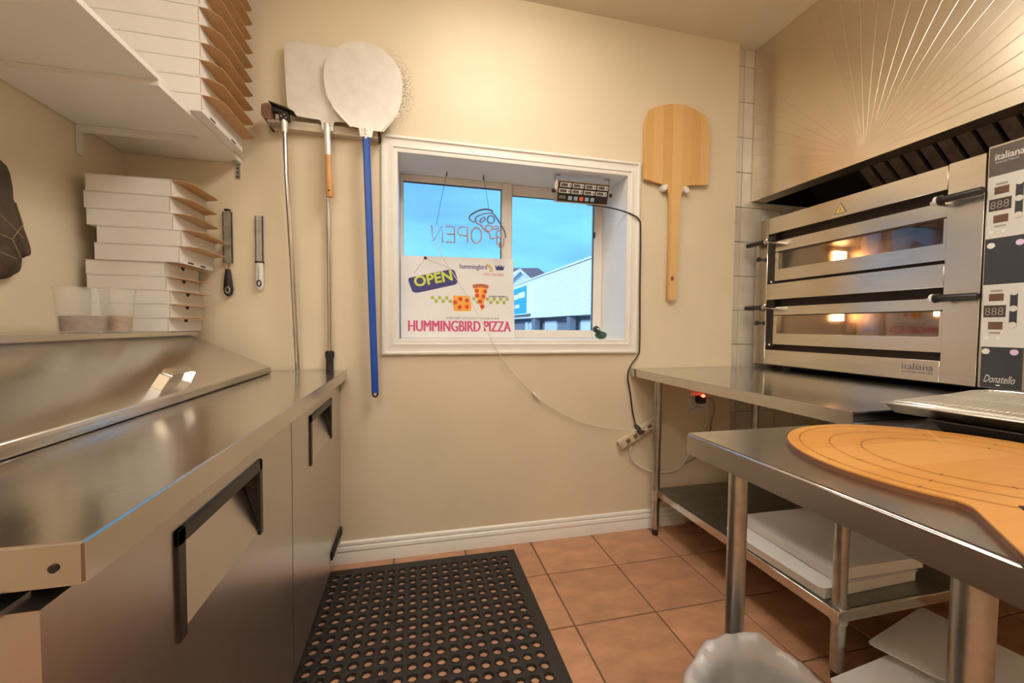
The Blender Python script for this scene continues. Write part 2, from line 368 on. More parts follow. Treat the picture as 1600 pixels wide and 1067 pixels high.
frame('window_frame', WX0, WX1, WZ0, WZ1, 2.372, 2.415, .02, .045, .022, .03)
s1 = frame('sash', WX0+.001, .549, WZ0+.001, WZ1-.001, 2.335, 2.370, .016, .058, .035, .048)
s2 = frame('sash', .546, WX1-.001, WZ0+.001, WZ1-.001, 2.352, 2.371, .012, .058, .062, .048)
MB().box((WX0+.014, 2.350, WZ0+.045), (.495, 2.354, WZ1-.033)).build('pane', 'window_glass', win, parent=s1)
MB().box((.555, 2.360, WZ0+.045), (WX1-.055, 2.364, WZ1-.06)).build('pane', 'window_glass', win, parent=s2)
gs = MB()
for (x0, x1, z0, z1, y) in [(WX0+.017, .491, WZ0+.049, WZ1-.036, 2.352), (.558, WX1-.059, WZ0+.049, WZ1-.063, 2.360)]:
    gs.box((x0, y-.006, z1-.004), (x1, y, z1)).box((x1-.004, y-.006, z0), (x1, y, z1))
gs.build('glazing_gasket', 'black_plastic', win)
MB().box((1.076, 2.343, 1.70), (1.083, 2.352, 1.735)).build('latch', 'black_plastic', win)

# ------------------------------------------------------------------ outside
struct(MB().box((-60, 2.6, -.62), (120, 120, -.5)).build('ground_outside', 'asphalt'))
yr = 20.0; A = ony(935, 400, yr); sl = ray(798, 449); yl = (A.z-1.148)*sl.y/sl.z; B = ony(798, 449, yl)
d = Vector((A.x-B.x, A.y-B.y, 0)).normalized(); nrm = Vector((-d.y, d.x, 0));
if nrm.y < 0: nrm = -nrm
Lb = B-d*2.0; Rb = A+d*14; zt = A.z; zc = onz(0, 0, 0).z
zc = 1.148+(zt-1.148)*20.5/110
shop = thing('shop_building', 'long white clad shop building with dark shopfront across the street', 'building', (Lb.x, Lb.y, -.5))
def slab(mb, s0, s1, z0, z1, o0, o1):
    q = [Lb+d*s0+nrm*o0, Lb+d*s1+nrm*o0, Lb+d*s1+nrm*o1, Lb+d*s0+nrm*o1]
    return mb.prism([(p.x, p.y) for p in q], 'z', z0, z1)
LEN = (Rb-Lb).length
slab(MB(), 0, LEN, zc, zt, 0, 9).build('upper_wall', 'cladding', shop, smooth=0)
slab(MB(), 0, LEN, zt, zt+.10, -.12, 9).build('roof_edge', 'cladding', shop, smooth=0)
slab(MB(), 0, LEN, -.5, zc, .8, 8.8).build('shopfront_wall', 'shop_dark', shop, smooth=0)
hh = (zt-zc)/24
for k in range(24):
    slab(MB(), 2.0+(.0), LEN-.05, zc+k*hh+.02, zc+(k+1)*hh, -.03, .0).build('siding_board', 'cladding', shop, smooth=0)
fL = (A-Lb).length
def s_at(px):
    r = ray(px, 500); t = (Lb.x*d.y-Lb.y*d.x)/(r.x*d.y-r.y*d.x); p = Vector((r.x*t, r.y*t, 0)); return (p-Vector((Lb.x, Lb.y, 0))).dot(d)
for a, b in [(809, 813), (815, 826), (838, 855), (891, 911), (917, 924)]:
    slab(MB(), s_at(a), s_at(b), -.4, zc-.25, .7, .8).build('shop_window', 'shop_glass', shop, smooth=0)
for a in (829, 883): slab(MB(), s_at(a), s_at(a+5), -.5, zc, .1, .5).build('pillar', 'shop_dark', shop, smooth=0)
sign = thing('shop_sign', 'teal shop sign board on the far end of the white building', 'sign', tuple(Lb+d*3-nrm*.3))
sa, sb = s_at(800), s_at(830); zs0, zs1 = zc+.12*(zt-zc), zc+.86*(zt-zc)
slab(MB(), sa, sb, zs0, zs1, -.35, -.031).build('board', 'sign_teal', sign, smooth=0)
slab(MB(), sa, sb, zs0-.06, zs0, -.42, -.031).build('bottom_trim', 'cladding', sign, smooth=0)
slab(MB(), sb, sb+.1, zs0, zs1, -.40, -.031).build('side_trim', 'cladding', sign, smooth=0)
for k, (u0, u1, v0, v1, mm) in enumerate([(.05, .30, .55, .74, 'cladding'), (.33, .55, .57, .76, 'cladding'), (.58, .88, .59, .80, 'cladding'), (.2, .38, .22, .38, 'sign_pink'), (.42, .62, .24, .36, 'cladding')]):
    slab(MB(), sa+(sb-sa)*u0, sa+(sb-sa)*u1, zs0+(zs1-zs0)*v0, zs0+(zs1-zs0)*v1, -.38, -.35).build('sign_mark', mm, sign, smooth=0)
# house with a gable behind it
yh = 62; g0, g1, gt = ony(795, 462, yh), ony(826, 440, yh), ony(812, 425, yh)
house = thing('gabled_house', 'small house with brown roof and pale gable behind the shop', 'house', (g0.x, yh, -.5))
ev = ony(826, 439, yh).z
MB().prism([(g0.x, -.5), (g1.x, -.5), (g1.x, ev), (gt.x, gt.z), (2*gt.x-g1.x, ev), (g0.x, ev)][0:4]+[(2*gt.x-g1.x, ev), (2*gt.x-g1.x, -.5)][0:1], 'y', yh, yh+5).build('gable', 'cladding', house, smooth=0)
r0, r1, r2 = ony(780, 420, yh+6), ony(838, 420, yh+6), ony(852, 430, yh+6)
MB().prism([(r0.x, ev-1), (r2.x+1.5, ev-1), (r2.x, r2.z), (r1.x, r1.z), (r0.x, r0.z)], 'y', yh+5, yh+13).build('roof', 'roof_brown', house, smooth=0)
for s in (-1, 1):
    e = Vector((g1.x if s > 0 else 2*gt.x-g1.x, 0, ev)); t = Vector((gt.x, 0, gt.z)); nn = Vector((0, 0, .5))
    MB().prism([(e.x+s*.4, e.z-.4), (t.x, t.z), (t.x, t.z+.5), (e.x+s*.6, e.z+.1)], 'y', yh-.4, yh+5).build('roof_slope', 'cladding', house, smooth=0)

# ------------------------------------------------------------------ round lamp and two added fill panels (above the frame)
def ceiling_lamp(x, y, label):
    t = thing('ceiling_light', label, 'lamp', (x, y, CEIL), 'flush ceiling lights')
    MB().lathe([(.15, -.025), (.16, -.02), (.16, -.001)], (x, y, CEIL), 28).build('base', 'white_plastic', t)
    MB().lathe([(.02, -.085), (.07, -.08), (.11, -.065), (.135, -.045), (.14, -.026)], (x, y, CEIL), 28).build('diffuser', 'lamp_diffuser', t)
ceiling_lamp(.38, 1.36, 'round flush ceiling light above the window wall')
tr = thing('fill_panel', 'added wide fill light panel, unseen, over the middle of the kitchen', 'lamp', (.6, .45, CEIL))  # unseen panel added as soft fill for the whole room
MB().box((.27, -.08, CEIL-.03), (.93, 1.02, CEIL-.001)).build('housing', 'white_plastic', tr, bevel=.004)
MB().box((.30, -.05, CEIL-.034), (.90, .99, CEIL-.029)).build('diffuser', 'fill_diffuser', tr)
tr = thing('fill_panel', 'second added fill light panel, unseen, towards the rear of the kitchen', 'lamp', (-.55, -.85, CEIL))  # another unseen panel, added to brighten the lower half
MB().box((-.88, -1.42, CEIL-.03), (-.22, -.28, CEIL-.001)).build('housing', 'white_plastic', tr, bevel=.004)
MB().box((-.85, -1.39, CEIL-.034), (-.25, -.31, CEIL-.029)).build('diffuser', 'fill_diffuser', tr)

# ================================================================== PREP TABLE (left)
pt = thing('prep_table', 'stainless refrigerated prep table with two doors and a sloped lid along left wall', 'prep table', (-.75, 1.26, 0))
MB().box((XL+.03, .485, .12), (-.40, 2.040, .868)).build('body', 'steel_door', pt, bevel=.002, seg=1)
MB().box((XL+.05, .53, .868), (-.42, 2.02, .895)).build('top_gasket', 'dark_metal', pt)
MB().box((XL+.02, .472, .893), (-.312, 2.052, .937)).build('countertop', 'steel', pt, bevel=.0025)
sc = MB(); 
sc.tube([(-.336, .4705, .913), (-.336, .4735, .913)], .0042, 12).build('screw', 'dark_metal', pt)
def door(y0, y1, hy0, hy1):
    z0, z1, xf, xb, hz0, hz1, dp = .11, .876, -.345, -.396, .68, .822, .042
    v = [(xf, y0, z0), (xf, y1, z0), (xf, y1, z1), (xf, y0, z1), (xf, hy0, hz0), (xf, hy1, hz0), (xf, hy1, hz1), (xf, hy0, hz1), (xb, y0, z0), (xb, y1, z0), (xb, y1, z1), (xb, y0, z1), (xf-dp, hy0, hz1), (xf-dp, hy1, hz1)]
    f = [(0, 1, 5, 4), (1, 2, 6, 5), (2, 3, 7, 6), (3, 0, 4, 7), (8, 9, 1, 0), (9, 10, 2, 1), (10, 11, 3, 2), (11, 8, 0, 3), (11, 10, 9, 8), (4, 5, 13, 12), (4, 12, 7), (5, 6, 13), (7, 12, 13, 6)]
    D = MB().add(v, f).build('door', 'steel_door', pt, smooth=0)
    t = .019; h = MB(); e = .005
    h.box((xf-.004, hy0-t*.6, hz0-.01), (xf+e, hy0+t*.5, hz1+t)).box((xf-.004, hy1-t*.4, hz0-.01), (xf+e, hy1+t*.5, hz1+t)).box((xf-.004, hy0-t*.6, hz1-.006), (xf+e, hy1+t*.5, hz1+t))
    # black cheeks and top wall lining the recess
    for y, s in ((hy0, 1), (hy1, -1)): h.prism([(xf, hz0), (xf, hz1), (xf-dp+.001, hz1)], 'y', y, y+s*.004)
    h.box((xf-dp+.002, hy0, hz1-.004), (xf, hy1, hz1))
    h.build('handle', 'black_plastic', pt, parent=D, bevel=.0015, seg=1)
    return D
d1 = door(.468, 1.272, .700, 1.022); d2 = door(1.277, 2.046, 1.490, 1.830)
hb = MB().box((-.344, 1.815, .152), (-.338, 2.046, .188))
for k in range(6): hb.box((-.338, 1.83+k*.036, .160), (-.3345, 1.855+k*.036, .180))
hb.build('hinge_plate', 'dark_metal', pt, parent=d2)
hg = MB().box((-.46, .455, .872), (-.375, .50, .879)).box((-.44, .452, .879), (-.39, .48, .886)); hg.tube([(-.47, .463, .884), (-.52, .466, .884)], .006, 10); hg.build('hinge', 'galvanised', pt)
for y in (.6, 1.92):
    for x in (-.46, -1.05):
        c = MB(); c.tube([(x, y, .12), (x, y, .085)], .02, 10); c.tube([(x-.014, y, .045), (x+.014, y, .045)], .045, 16); c.build('caster', 'dark_metal', pt)
# sloped lid, rear ledge
lidp = [(-.610, .9375), (-.606, .942), (-.606, .962), (-.612, .9665), (-.898, 1.0985), (-.905, 1.0985), (-.905, 1.075), (-.63, .9375)]
lid = MB().prism(lidp, 'y', .495, 1.952).build('lid', 'steel_brushed', pt, bevel=.0015, seg=1)
for ye in (.497, 1.942): MB().prism([(-.640, .9375), (-.904, .9375), (-.904, 1.072)], 'y', ye, ye+.008).build('well_end', 'steel', pt)
MB().box((XL+.02, .49, .937), (-.908, 2.0, 1.100)).build('rear_housing', 'steel', pt)
MB().box((XL+.02, .49, 1.100), (-.898, 2.0, 1.1185)).build('ledge', 'steel_brushed', pt, bevel=.002, seg=1)
sx, sz = -.286, .132; ln = math.hypot(sx, sz); su = Vector((sx/ln, 0, sz/ln)); sn = Vector((-su.z, 0, su.x)); sn = sn if sn.z > 0 else -sn
b0 = Vector((-.612, 0, .9665))+su*.035; HH = MB()
pth = [b0+Vector((0, 1.222, 0)), b0+Vector((0, 1.232, 0))+sn*.036, b0+Vector((0, 1.245, 0))+sn*.042+su*.004, b0+Vector((0, 1.345, 0))+sn*.042+su*.004, b0+Vector((0, 1.358, 0))+sn*.036, b0+Vector((0, 1.366, 0))]
vs = []; 
for i, p in enumerate(pth):
    wdt = su*.013; th = Vector((0, .004, 0)) if i in (0, 1, 4, 5) else sn*.004
    vs += [p-wdt-th, p+wdt-th, p+wdt+th, p-wdt+th]
HH.add(vs, [(4*i+k, 4*i+(k+1) % 4, 4*i+4+(k+1) % 4, 4*i+4+k) for i in range(5) for k in range(4)]+[(0, 1, 2, 3), (23, 22, 21, 20)])
HH.build('lid_handle', 'chrome', pt, parent=lid, bevel=.002)

# ------------------------------------------------------------------ wall shelf and boxes
sh = thing('wall_shelf', 'white melamine wall shelf of two boards in the upper left corner', 'shelf', (-.96, 1.2, 1.86))
MB().box((XL+.004, 1.455, 1.858), (-.744, 2.052, 1.875)).build('board', 'melamine', sh, bevel=.001, seg=1)
MB().box((XL+.004, .2, 1.875), (-.744, 1.50, 1.892)).build('board', 'melamine', sh, bevel=.001, seg=1)
for y, zt_ in ((1.815, 1.857), (.6, 1.874)):
    MB().box((XL+.002, y-.013, 1.755), (XL+.006, y+.013, zt_)).box((XL+.002, y-.013, zt_-.004), (-.80, y+.013, zt_)).box((XL+.004, y-.003, zt_-.022), (-.82, y+.003, zt_-.003)).build('bracket', 'white_plastic', sh)
br = MB().box((-.770, 2.0565, 1.79), (-.752, 2.0595, 1.858)).box((-.770, 2.02, 1.8545), (-.752, 2.0595, 1.8578)).build('corner_bracket', 'galvanised', sh)
for k in range(3): MB().tube([(-.761, 2.056, 1.80+k*.018), (-.761, 2.0566, 1.80+k*.018)], .004, 8).build('screw', 'dark_metal', sh, parent=br)
ORD = ['lowest', 'second from bottom', 'third from bottom', 'fourth from bottom', 'fifth from bottom', 'sixth from bottom', 'seventh from bottom', 'eighth from bottom', 'ninth from bottom', 'tenth from bottom', 'eleventh from bottom', 'topmost']
def make_box(s, h, hole, flap=.046):
    a = s/2; parts = []
    body = MB().box((-a, -a, 0), (a, a, h-.003)).build('tray', 'carton_white', bevel=.0015, seg=1)
    lid = MB().box((-a-.001, -a-.001, h-.0028), (a+.0005, a, h-.0004)).build('lid', 'carton_white')
    fl = MB().prism([(a+.0007, -a+.004), (a+flap*.55, -a+.012), (a+flap, -a+.05), (a+flap, a-.012), (a+flap*.7, a-.002), (a+.0007, a)], 'z', h-.0028, h-.0008)
    fl.v = [(x, y, z+max(0, x-a)*(-.06 if hole else .08)) for x, y, z in fl.v]
    f = fl.build('lid_flap', 'kraft')
    c = MB().prism([(-a, h*.08), (-a+.001, h*.08), (-a+.001, h*.95), (-a, h*.95)], 'x', a-.001, a+.0008).build('corner_fold', 'kraft')
    parts = [body, lid, f, c]
    if hole:
        parts.append(MB().prism([(r[0], h-.004+r[1]) for r in [(0.013*math.cos(t), -.013*math.sin(t)) for t in [math.pi*i/10 for i in range(11)]]], 'x', a-.001, a+.0006).build('finger_hole', 'hole_dark'))
    else:
        sl = MB().prism([(-a+.06, .004), (-a+.10, .004), (-a+.10, .010), (-a+.06, .010)], 'x', a-.001, a+.0006); sl.prism([(a-.11, .004), (a-.07, .004), (a-.07, .010), (a-.11, .010)], 'x', a-.001, a+.0006)
        parts.append(sl.build('tab_slot', 'hole_dark'))
    return parts
def place_box(parts, first, loc, rz, label, group):
    e = bpy.data.objects.new('pizza_box', None); COL.objects.link(e); e.location = loc; e.rotation_euler = (0, 0, rz); tag(e, label, 'box', group)
    for p in parts:
        o = p if first else p.copy()
        if not first: COL.objects.link(o)
        o.parent = e
sm = make_box(.243, .0515, True, .04); md = make_box(.262, .0605, False, .05); lg = make_box(.342, .0585, False, .05)
z = 1.1187; r = random.Random(3)
dx = [0, .004, .006, -.004, -.006]; dm = [.026, .034, .004, -.002, .004]
for k in range(5):
    place_box(sm, k == 0, (-1.017+dx[k]*1.3, 1.900, z), r.uniform(-.01, .01), 'small pizza box with finger hole, %s of the stack on the steel ledge' % ORD[k], 'boxes stacked on the prep table ledge'); z += .0516
for k in range(5):
    place_box(md, k == 0, (-1.008+dm[k], 1.902, z), r.uniform(-.012, .012), 'white pizza box with kraft flap, %s of the stack on the steel ledge' % (ORD[k+5] if k < 4 else 'topmost'), 'boxes stacked on the prep table ledge'); z += .0606
z = 1.8752
for k in range(12):
    place_box(lg, k == 0, (-.884+r.uniform(-.004, .004), 1.800, z), r.uniform(-.008, .008), 'large pizza box with kraft flap, %s of the stack on the wall shelf' % ORD[k], 'boxes stacked on the wall shelf'); z += .0586
# ------------------------------------------------------------------ deli tubs
def tub(c, r0, r1, h, fill, label):
    t = thing('deli_tub', label, 'container', c, 'plastic tubs on the ledge')
    p = [(r0-.002, 0), (r0, .003), (r1, h-.008), (r1+.003, h-.007), (r1+.003, h), (r1-.001, h), (r0-.002, .004), (.002, .004)]
    MB().lathe(p, c, 32).build('tub_wall', 'tub_plastic', t)
    hf = h*.34; rf = r0+(r1-r0)*.34-.004
    q = MB(); n = 28; m = 7; vs = [(c[0]+(r0-.004)*math.cos(2*math.pi*k/n), c[1]+(r0-.004)*math.sin(2*math.pi*k/n), c[2]+.005) for k in range(n)]
    rr = random.Random(int(c[1]*100)); fs = [tuple(range(n-1, -1, -1))]
    for i in range(m):
        rad = rf*(1-i/m) if i else rf
        vs += [(c[0]+rad*math.cos(2*math.pi*k/n), c[1]+rad*math.sin(2*math.pi*k/n), c[2]+hf+rr.uniform(-.004, .006)+.003*i/m) for k in range(n)]
    for i in range(m): fs += [(i*n+k, i*n+(k+1) % n, (i+1)*n+(k+1) % n, (i+1)*n+k) for k in range(n)]
    fs.append(tuple(m*n+k for k in range(n)))
    q.add(vs, fs).build('filling', fill, t)
tub((-.976, 1.498, 1.1187), .051, .060, .134, 'food_brown', 'larger clear plastic tub one third full of dark brown crumbs')
tub((-.958, 1.618, 1.1187), .037, .044, .142, 'food_tan', 'smaller clear plastic tub of tan crumbs against the boxes')
# ------------------------------------------------------------------ oven mitt on left wall
mp_ = [(1.40, 1.62), (1.50, 1.615), (1.512, 1.545), (1.528, 1.49), (1.548, 1.44), (1.564, 1.40), (1.573, 1.37), (1.570, 1.352), (1.556, 1.347), (1.541, 1.352), (1.540, 1.33), (1.534, 1.30), (1.520, 1.285), (1.49, 1.275), (1.45, 1.277), (1.42, 1.29), (1.405, 1.33), (1.398, 1.40), (1.396, 1.5)]
mp_ = [tuple(p)[:2] for p in spline([(a, b, 0) for a, b in mp_+mp_[:1]], 3)[:-1]]
mt_ = thing('oven_mitt', 'dark patterned oven mitt hanging on the left wall', 'oven mitt', (XL, 1.48, 1.28))
def inset(poly, k):
    cx = sum(p[0] for p in poly)/len(poly); cy = sum(p[1] for p in poly)/len(poly)
    return [(cx+(p[0]-cx)*k, cy+(p[1]-cy)*k) for p in poly]
vs = []; lay = [(XL+.002, .97), (XL+.008, 1.0), (XL+.020, 1.0), (XL+.034, .93), (XL+.041, .72)]
for x, k in lay: vs += [(x, p[0], p[1]) for p in inset(mp_, k)]
n = len(mp_)
MB().add(vs, [(i*n+k, i*n+(k+1) % n, (i+1)*n+(k+1) % n, (i+1)*n+k) for i in range(4) for k in range(n)]+[tuple(range(n)), tuple(range(5*n-1, 4*n-1, -1))]).build('quilted_body', 'mitt', mt_, smooth=60)
MB().tube([(XL+.015, p[0], p[1]) for p in inset(mp_, 1.005)], .0035, 6, closed=True).build('binding', 'mitt_edge', mt_)
q = MB()
for a, b in [((1.515, 1.50), (1.535, 1.44)), ((1.47, 1.45), (1.535, 1.40)), ((1.535, 1.44), (1.50, 1.39)), ((1.50, 1.39), (1.525, 1.34)), ((1.45, 1.40), (1.50, 1.39)), ((1.45, 1.35), (1.51, 1.335))]:
    m = 6; q.tube([(XL+.0400, a[0]+(b[0]-a[0])*i/m, a[1]+(b[1]-a[1])*i/m) for i in range(m+1)], .0022, 5)
q.build('leaf_pattern', 'mitt_trim', mt_)
MB().tube([(XL+.012, 1.41, 1.62), (XL+.010, 1.40, 1.65), (XL+.010, 1.42, 1.66), (XL+.012, 1.425, 1.62)], .003, 6).build('hanging_loop', 'mitt_edge', mt_)

# ------------------------------------------------------------------ graters on back wall
def grater(name, x, ztop, zb, wd, hb, hmat, label, black):
    t = thing(name, label, 'grater', (x, 2.05, hb), 'graters on the back wall')
    y = 2.047
    bl = MB().box((x-wd/2, y-.003, zb), (x+wd/2, y, ztop)).box((x-wd/2, y-.003, zb), (x-wd/2+.003, y+.008, ztop)).box((x+wd/2-.003, y-.003, zb), (x+wd/2, y+.008, ztop)).build('blade', 'galvanised', t)
    te = MB(); 
    for i in range(26):
        for j in range(5):
            zz = zb+.012+(ztop-zb-.03)*i/25; xx = x-wd*.36+wd*.72*j/4+(.002 if i % 2 else -.002)
            te.add([(xx-.0016, y-.003, zz), (xx+.0016, y-.003, zz), (xx, y-.005, zz+.002), (xx, y-.003, zz+.003)], [(0, 1, 2), (1, 3, 2), (3, 0, 2)])
    to = te.build('grating_teeth', 'galvanised', t, parent=bl); to['kind'] = 'stuff'
    if black:
        MB().tube(spline([(x-wd/2+.002, y, zb+.01), (x-.002, y, zb-.022), (x, y-.001, zb-.03), (x+.002, y, zb-.022), (x+wd/2-.002, y, zb+.01)], 4), .002, 6).build('wire_neck', 'chrome', t)
        MB().tube(spline([(x-wd/2+.002, y, ztop-.01), (x-wd/2+.003, y, ztop+.002), (x-.01, y, ztop+.012), (x+.01, y, ztop+.012), (x+wd/2-.003, y, ztop+.002), (x+wd/2-.002, y, ztop-.01)], 4), .0018, 6).build('wire_top', 'chrome', t)
        MB().box((x-.012, y-.004, ztop+.004), (x+.012, y+.004, ztop+.013)).build('end_cap', 'black_plastic', t, bevel=.002)
        zs_ = [zb-.028, zb-.05, zb-.08, hb+.03, hb+.01, hb]; rs = [.010, .0125, .0165, .020, .0155, .005]
    else:
        MB().tube([(x, y, zb+.004), (x, y, zb-.002)], wd*.62, 14).build('collar', 'dark_metal', t)
        zs_ = [zb-.002, zb-.03, zb-.07, hb+.02, hb+.006, hb]; rs = [.016, .0165, .0165, .0165, .012, .005]
    g_ = MB().tube([(x+.002*i/5, y-.004, zz) for i, zz in enumerate(zs_)], rs, 16); 
    g_.v = [(vx_, 2.042+(vy_-2.043)*.62, vz_) for vx_, vy_, vz_ in g_.v]
    H = g_.build('grip', hmat, t)
    rg = MB().tube([(x+.002+.008*math.cos(a), 2.030, hb+.028+.013*math.sin(a)) for a in [2*math.pi*i/16 for i in range(16)]], .0028, 6, closed=True); rg.build('hang_hole_rim', 'galvanised' if black else 'ink_black', t, parent=H)
    if not black:
        q = MB(); text(q, 'Microplane', (x+.0045, 2.0308, zb-.075), (0, 0, 1), (-1, 0, 0), .008, .055); q.build('lettering', 'ink_black', t, parent=H)
grater('grater', -.800, 1.640, 1.418, .036, 1.270, 'black_plastic', 'wide flat grater with black handle hanging nearest the boxes', True)
grater('grater', -.676, 1.632, 1.425, .030, 1.303, 'white_plastic', 'narrow rasp grater with white handle on back wall', False)

# ================================================================== TOOL RACK AND PEELS
rk = thing('tool_rack', 'steel wall rail holding the pizza peels and brush', 'rack', (-.385, 2.04, 2.015))
MB().prism([(2.0595, 2.058), (2.028, 2.058), (2.018, 2.050), (2.018, 2.016), (2.0595, 2.016)], 'x', -.612, -.165).build('rail', 'rack_paint', rk, bevel=.001, seg=1)
MB().box((-.166, 2.016, 2.012), (-.158, 2.0595, 2.060)).box((-.619, 2.016, 2.012), (-.611, 2.0595, 2.060)).build('end_plate', 'dark_metal', rk)
# square peel
sp_ = thing('square_peel', 'square aluminium pizza peel with short wooden handle on the rail', 'pizza peel', (-.38, 2.0, 1.72))
def rounded(poly, rad, n=5):
    out = []; m = len(poly)
    for i in range(m):
        p0, p, p1 = Vector(poly[i-1]), Vector(poly[i]), Vector(poly[(i+1) % m]); rr = rad[i] if isinstance(rad, list) else rad
        a = (p0-p).normalized(); b = (p1-p).normalized(); k = min(rr, (p0-p).length*.48, (p1-p).length*.48)
        if k < 1e-5: out.append(tuple(p)); continue
        A_, B_ = p+a*k, p+b*k
        for j in range(n+1):
            t = j/n; out.append(tuple((1-t)**2*A_+2*t*(1-t)*p+t*t*B_))
    return out
blade = rounded([(-.562, 2.403), (-.245, 2.403), (-.245, 2.072), (-.355, 2.066), (-.358, 2.022), (-.405, 2.022), (-.408, 2.066), (-.545, 2.072)], [.045, .045, .05, .012, .006, .006, .012, .06])
pb = MB().prism(blade, 'y', 0, .0035)
pb.v = [(x, 2.006+y+(z-2.03)*.05, z) for x, y, z in pb.v]
pb = pb.build('blade', 'aluminium', sp_)
for xx in (-.392, -.369):
    for zz in (2.03, 2.050): MB().ell((xx, 2.0055+(zz-2.03)*.05, zz), (.006, .004, .006), 10, 6).build('rivet', 'chrome', sp_, parent=pb)
MB().tube([(-.3815, 1.994, 2.045), (-.381, 1.994, 2.02), (-.377, 1.990, 1.93), (-.3765, 1.990, 1.905)], [.010, .0135, .0135, .0135], 14).build('ferrule', 'aluminium', sp_)
hw = MB().tube([(-.3765, 1.990, 1.907), (-.374, 1.990, 1.82), (-.371, 1.990, 1.73), (-.371, 1.990, 1.722)], [.0135, .0160, .0175, .0145], 16).build('handle', 'handle_wood', sp_)
MB().tube([(-.371, 1.9715, 1.747), (-.371, 1.976, 1.747)], .004, 10).build('hang_hole', 'hole_dark', sp_, parent=hw)
# round peel with blue handle
rp_ = thing('round_peel', 'round aluminium pizza peel with long blue handle on the rail', 'pizza peel', (-.19, 1.99, .82))
cx_, cz_, R_ = -.224, 2.262, .168
ol = [(cx_+R_*1.005*math.cos(a), cz_+R_*.985*math.sin(a)) for a in [math.radians(-4+188*i/48) for i in range(49)]]
ol += [(-.388, 2.20), (-.376, 2.155), (-.352, 2.122), (-.279, 2.045), (-.246, 2.040), (-.240, 2.004), (-.190, 2.004), (-.184, 2.036), (-.150, 2.036), (-.076, 2.130), (-.064, 2.165), (-.0565, 2.21)]
rb = MB().prism(ol, 'y', 0, .004); rb.v = [(x, 1.985+y+(z-2.03)*.02, z) for x, y, z in rb.v]; rb = rb.build('blade', 'aluminium', rp_)
for a, b in (((-.352, 2.124), (-.276, 2.046)), ((-.075, 2.132), (-.148, 2.038))):
    sg = -1 if a[0] < -.2 else 1
    vs = [(a[0], 1.988, a[1]), (b[0], 1.988, b[1]), (b[0]+sg*.007, 1.988-.022, b[1]-.009), (a[0]+sg*.007, 1.988-.022, a[1]-.009)]
    vs += [(v[0]+.002, v[1], v[2]-.004) for v in vs]
    MB().add(vs, [(0, 1, 2, 3), (7, 6, 5, 4), (0, 1, 5, 4), (1, 2, 6, 5), (2, 3, 7, 6), (3, 0, 4, 7)]).build('side_lip', 'aluminium', rp_, parent=rb)
MB().box((-.229, 1.972, 1.985), (-.201, 1.986, 2.052)).build('socket', 'aluminium', rp_, bevel=.006)
for zz in (1.995, 2.012, 2.03): MB().ell((-.215, 1.9715, zz), (.007, .003, .007), 12, 6).build('rivet', 'chrome', rp_)
q = MB(); n = 20; pl = []
for i in range(n+1):
    t = i/n; pl.append((-.214+.035*t, 1.982-.002*t, 2.0-1.165*t))
vs = []
for (x, y, z) in pl: vs += [(x-.0155, y-.004, z), (x-.010, y-.010, z), (x+.010, y-.010, z), (x+.0155, y-.004, z), (x+.0155, y+.006, z), (x-.0155, y+.006, z)]
q.add(vs, [(6*i+k, 6*i+(k+1) % 6, 6*i+6+(k+1) % 6, 6*i+6+k) for i in range(n) for k in range(6)]+[tuple(range(6)), tuple(range(6*n+5, 6*n-1, -1))]).build('handle', 'blue_handle', rp_, smooth=25)
MB().tube([(-.179+.0115*math.cos(a), 1.980, .832+.0155*math.sin(a)) for a in [2*math.pi*i/20 for i in range(20)]], .0045, 8, closed=True).build('hanging_ring', 'black_plastic', rp_)
# oven brush
ob = thing('oven_brush', 'oven brush with dark scraper head on a thin steel pole', 'brush', (-.512, 1.99, .938))
MB().tube([(-.551, 1.985, 2.022), (-.545, 1.985, 1.80), (-.528, 1.99, 1.40), (-.512, 1.995, .9385)], .0095, 12).build('pole', 'steel', ob)
MB().tube([(-.5515, 1.985, 2.035), (-.551, 1.985, 1.985)], [.014, .0105], 12).build('socket', 'aluminium', ob)
hd = MB().prism([(-.600, 2.088), (-.532, 2.072), (-.528, 2.032), (-.568, 2.030), (-.570, 2.060), (-.600, 2.066)], 'y', 1.972, 1.996).prism([(-.606, 2.099), (-.540, 2.082), (-.505, 2.066), (-.540, 2.072), (-.604, 2.092)], 'y', 1.955, 2.01).build('scraper_head', 'dark_metal', ob, bevel=.002, seg=1)
MB().prism(rounded([(-.632, 2.082), (-.606, 2.090), (-.596, 2.080), (-.596, 2.022), (-.622, 2.022), (-.634, 2.036)], .008), 'y', 1.955, 2.02).build('brush_block', 'brush_wood', ob, bevel=.002)
MB().box((-.612, 1.96, 2.010), (-.566, 2.015, 2.024)).build('bristles', 'bristle', ob, bevel=.002)
for p in ((-.548, 2.056), (-.541, 2.043), (-.56, 2.047), (-.548, 2.078)): MB().ell((p[0], 1.971, p[1]), (.0035, .002, .0035), 8, 5).build('rivet', 'steel', ob, parent=hd)
# plain pole with rubber foot
pp = thing('steel_pole', 'straight steel pole with black rubber foot standing behind the wooden handle', 'pole', (-.378, 2.007, .938))
MB().tube([(-.387, 2.036, 2.014), (-.384, 2.030, .99)], .0085, 12).build('shaft', 'steel', pp)
MB().tube([(-.384, 2.030, 1.03), (-.384, 2.030, 1.025), (-.384, 2.030, 1.0), (-.384, 2.030, .992), (-.384, 2.030, .9385)], [.010, .020, .020, .016, .0165], 16).build('rubber_foot', 'rubber', pp)

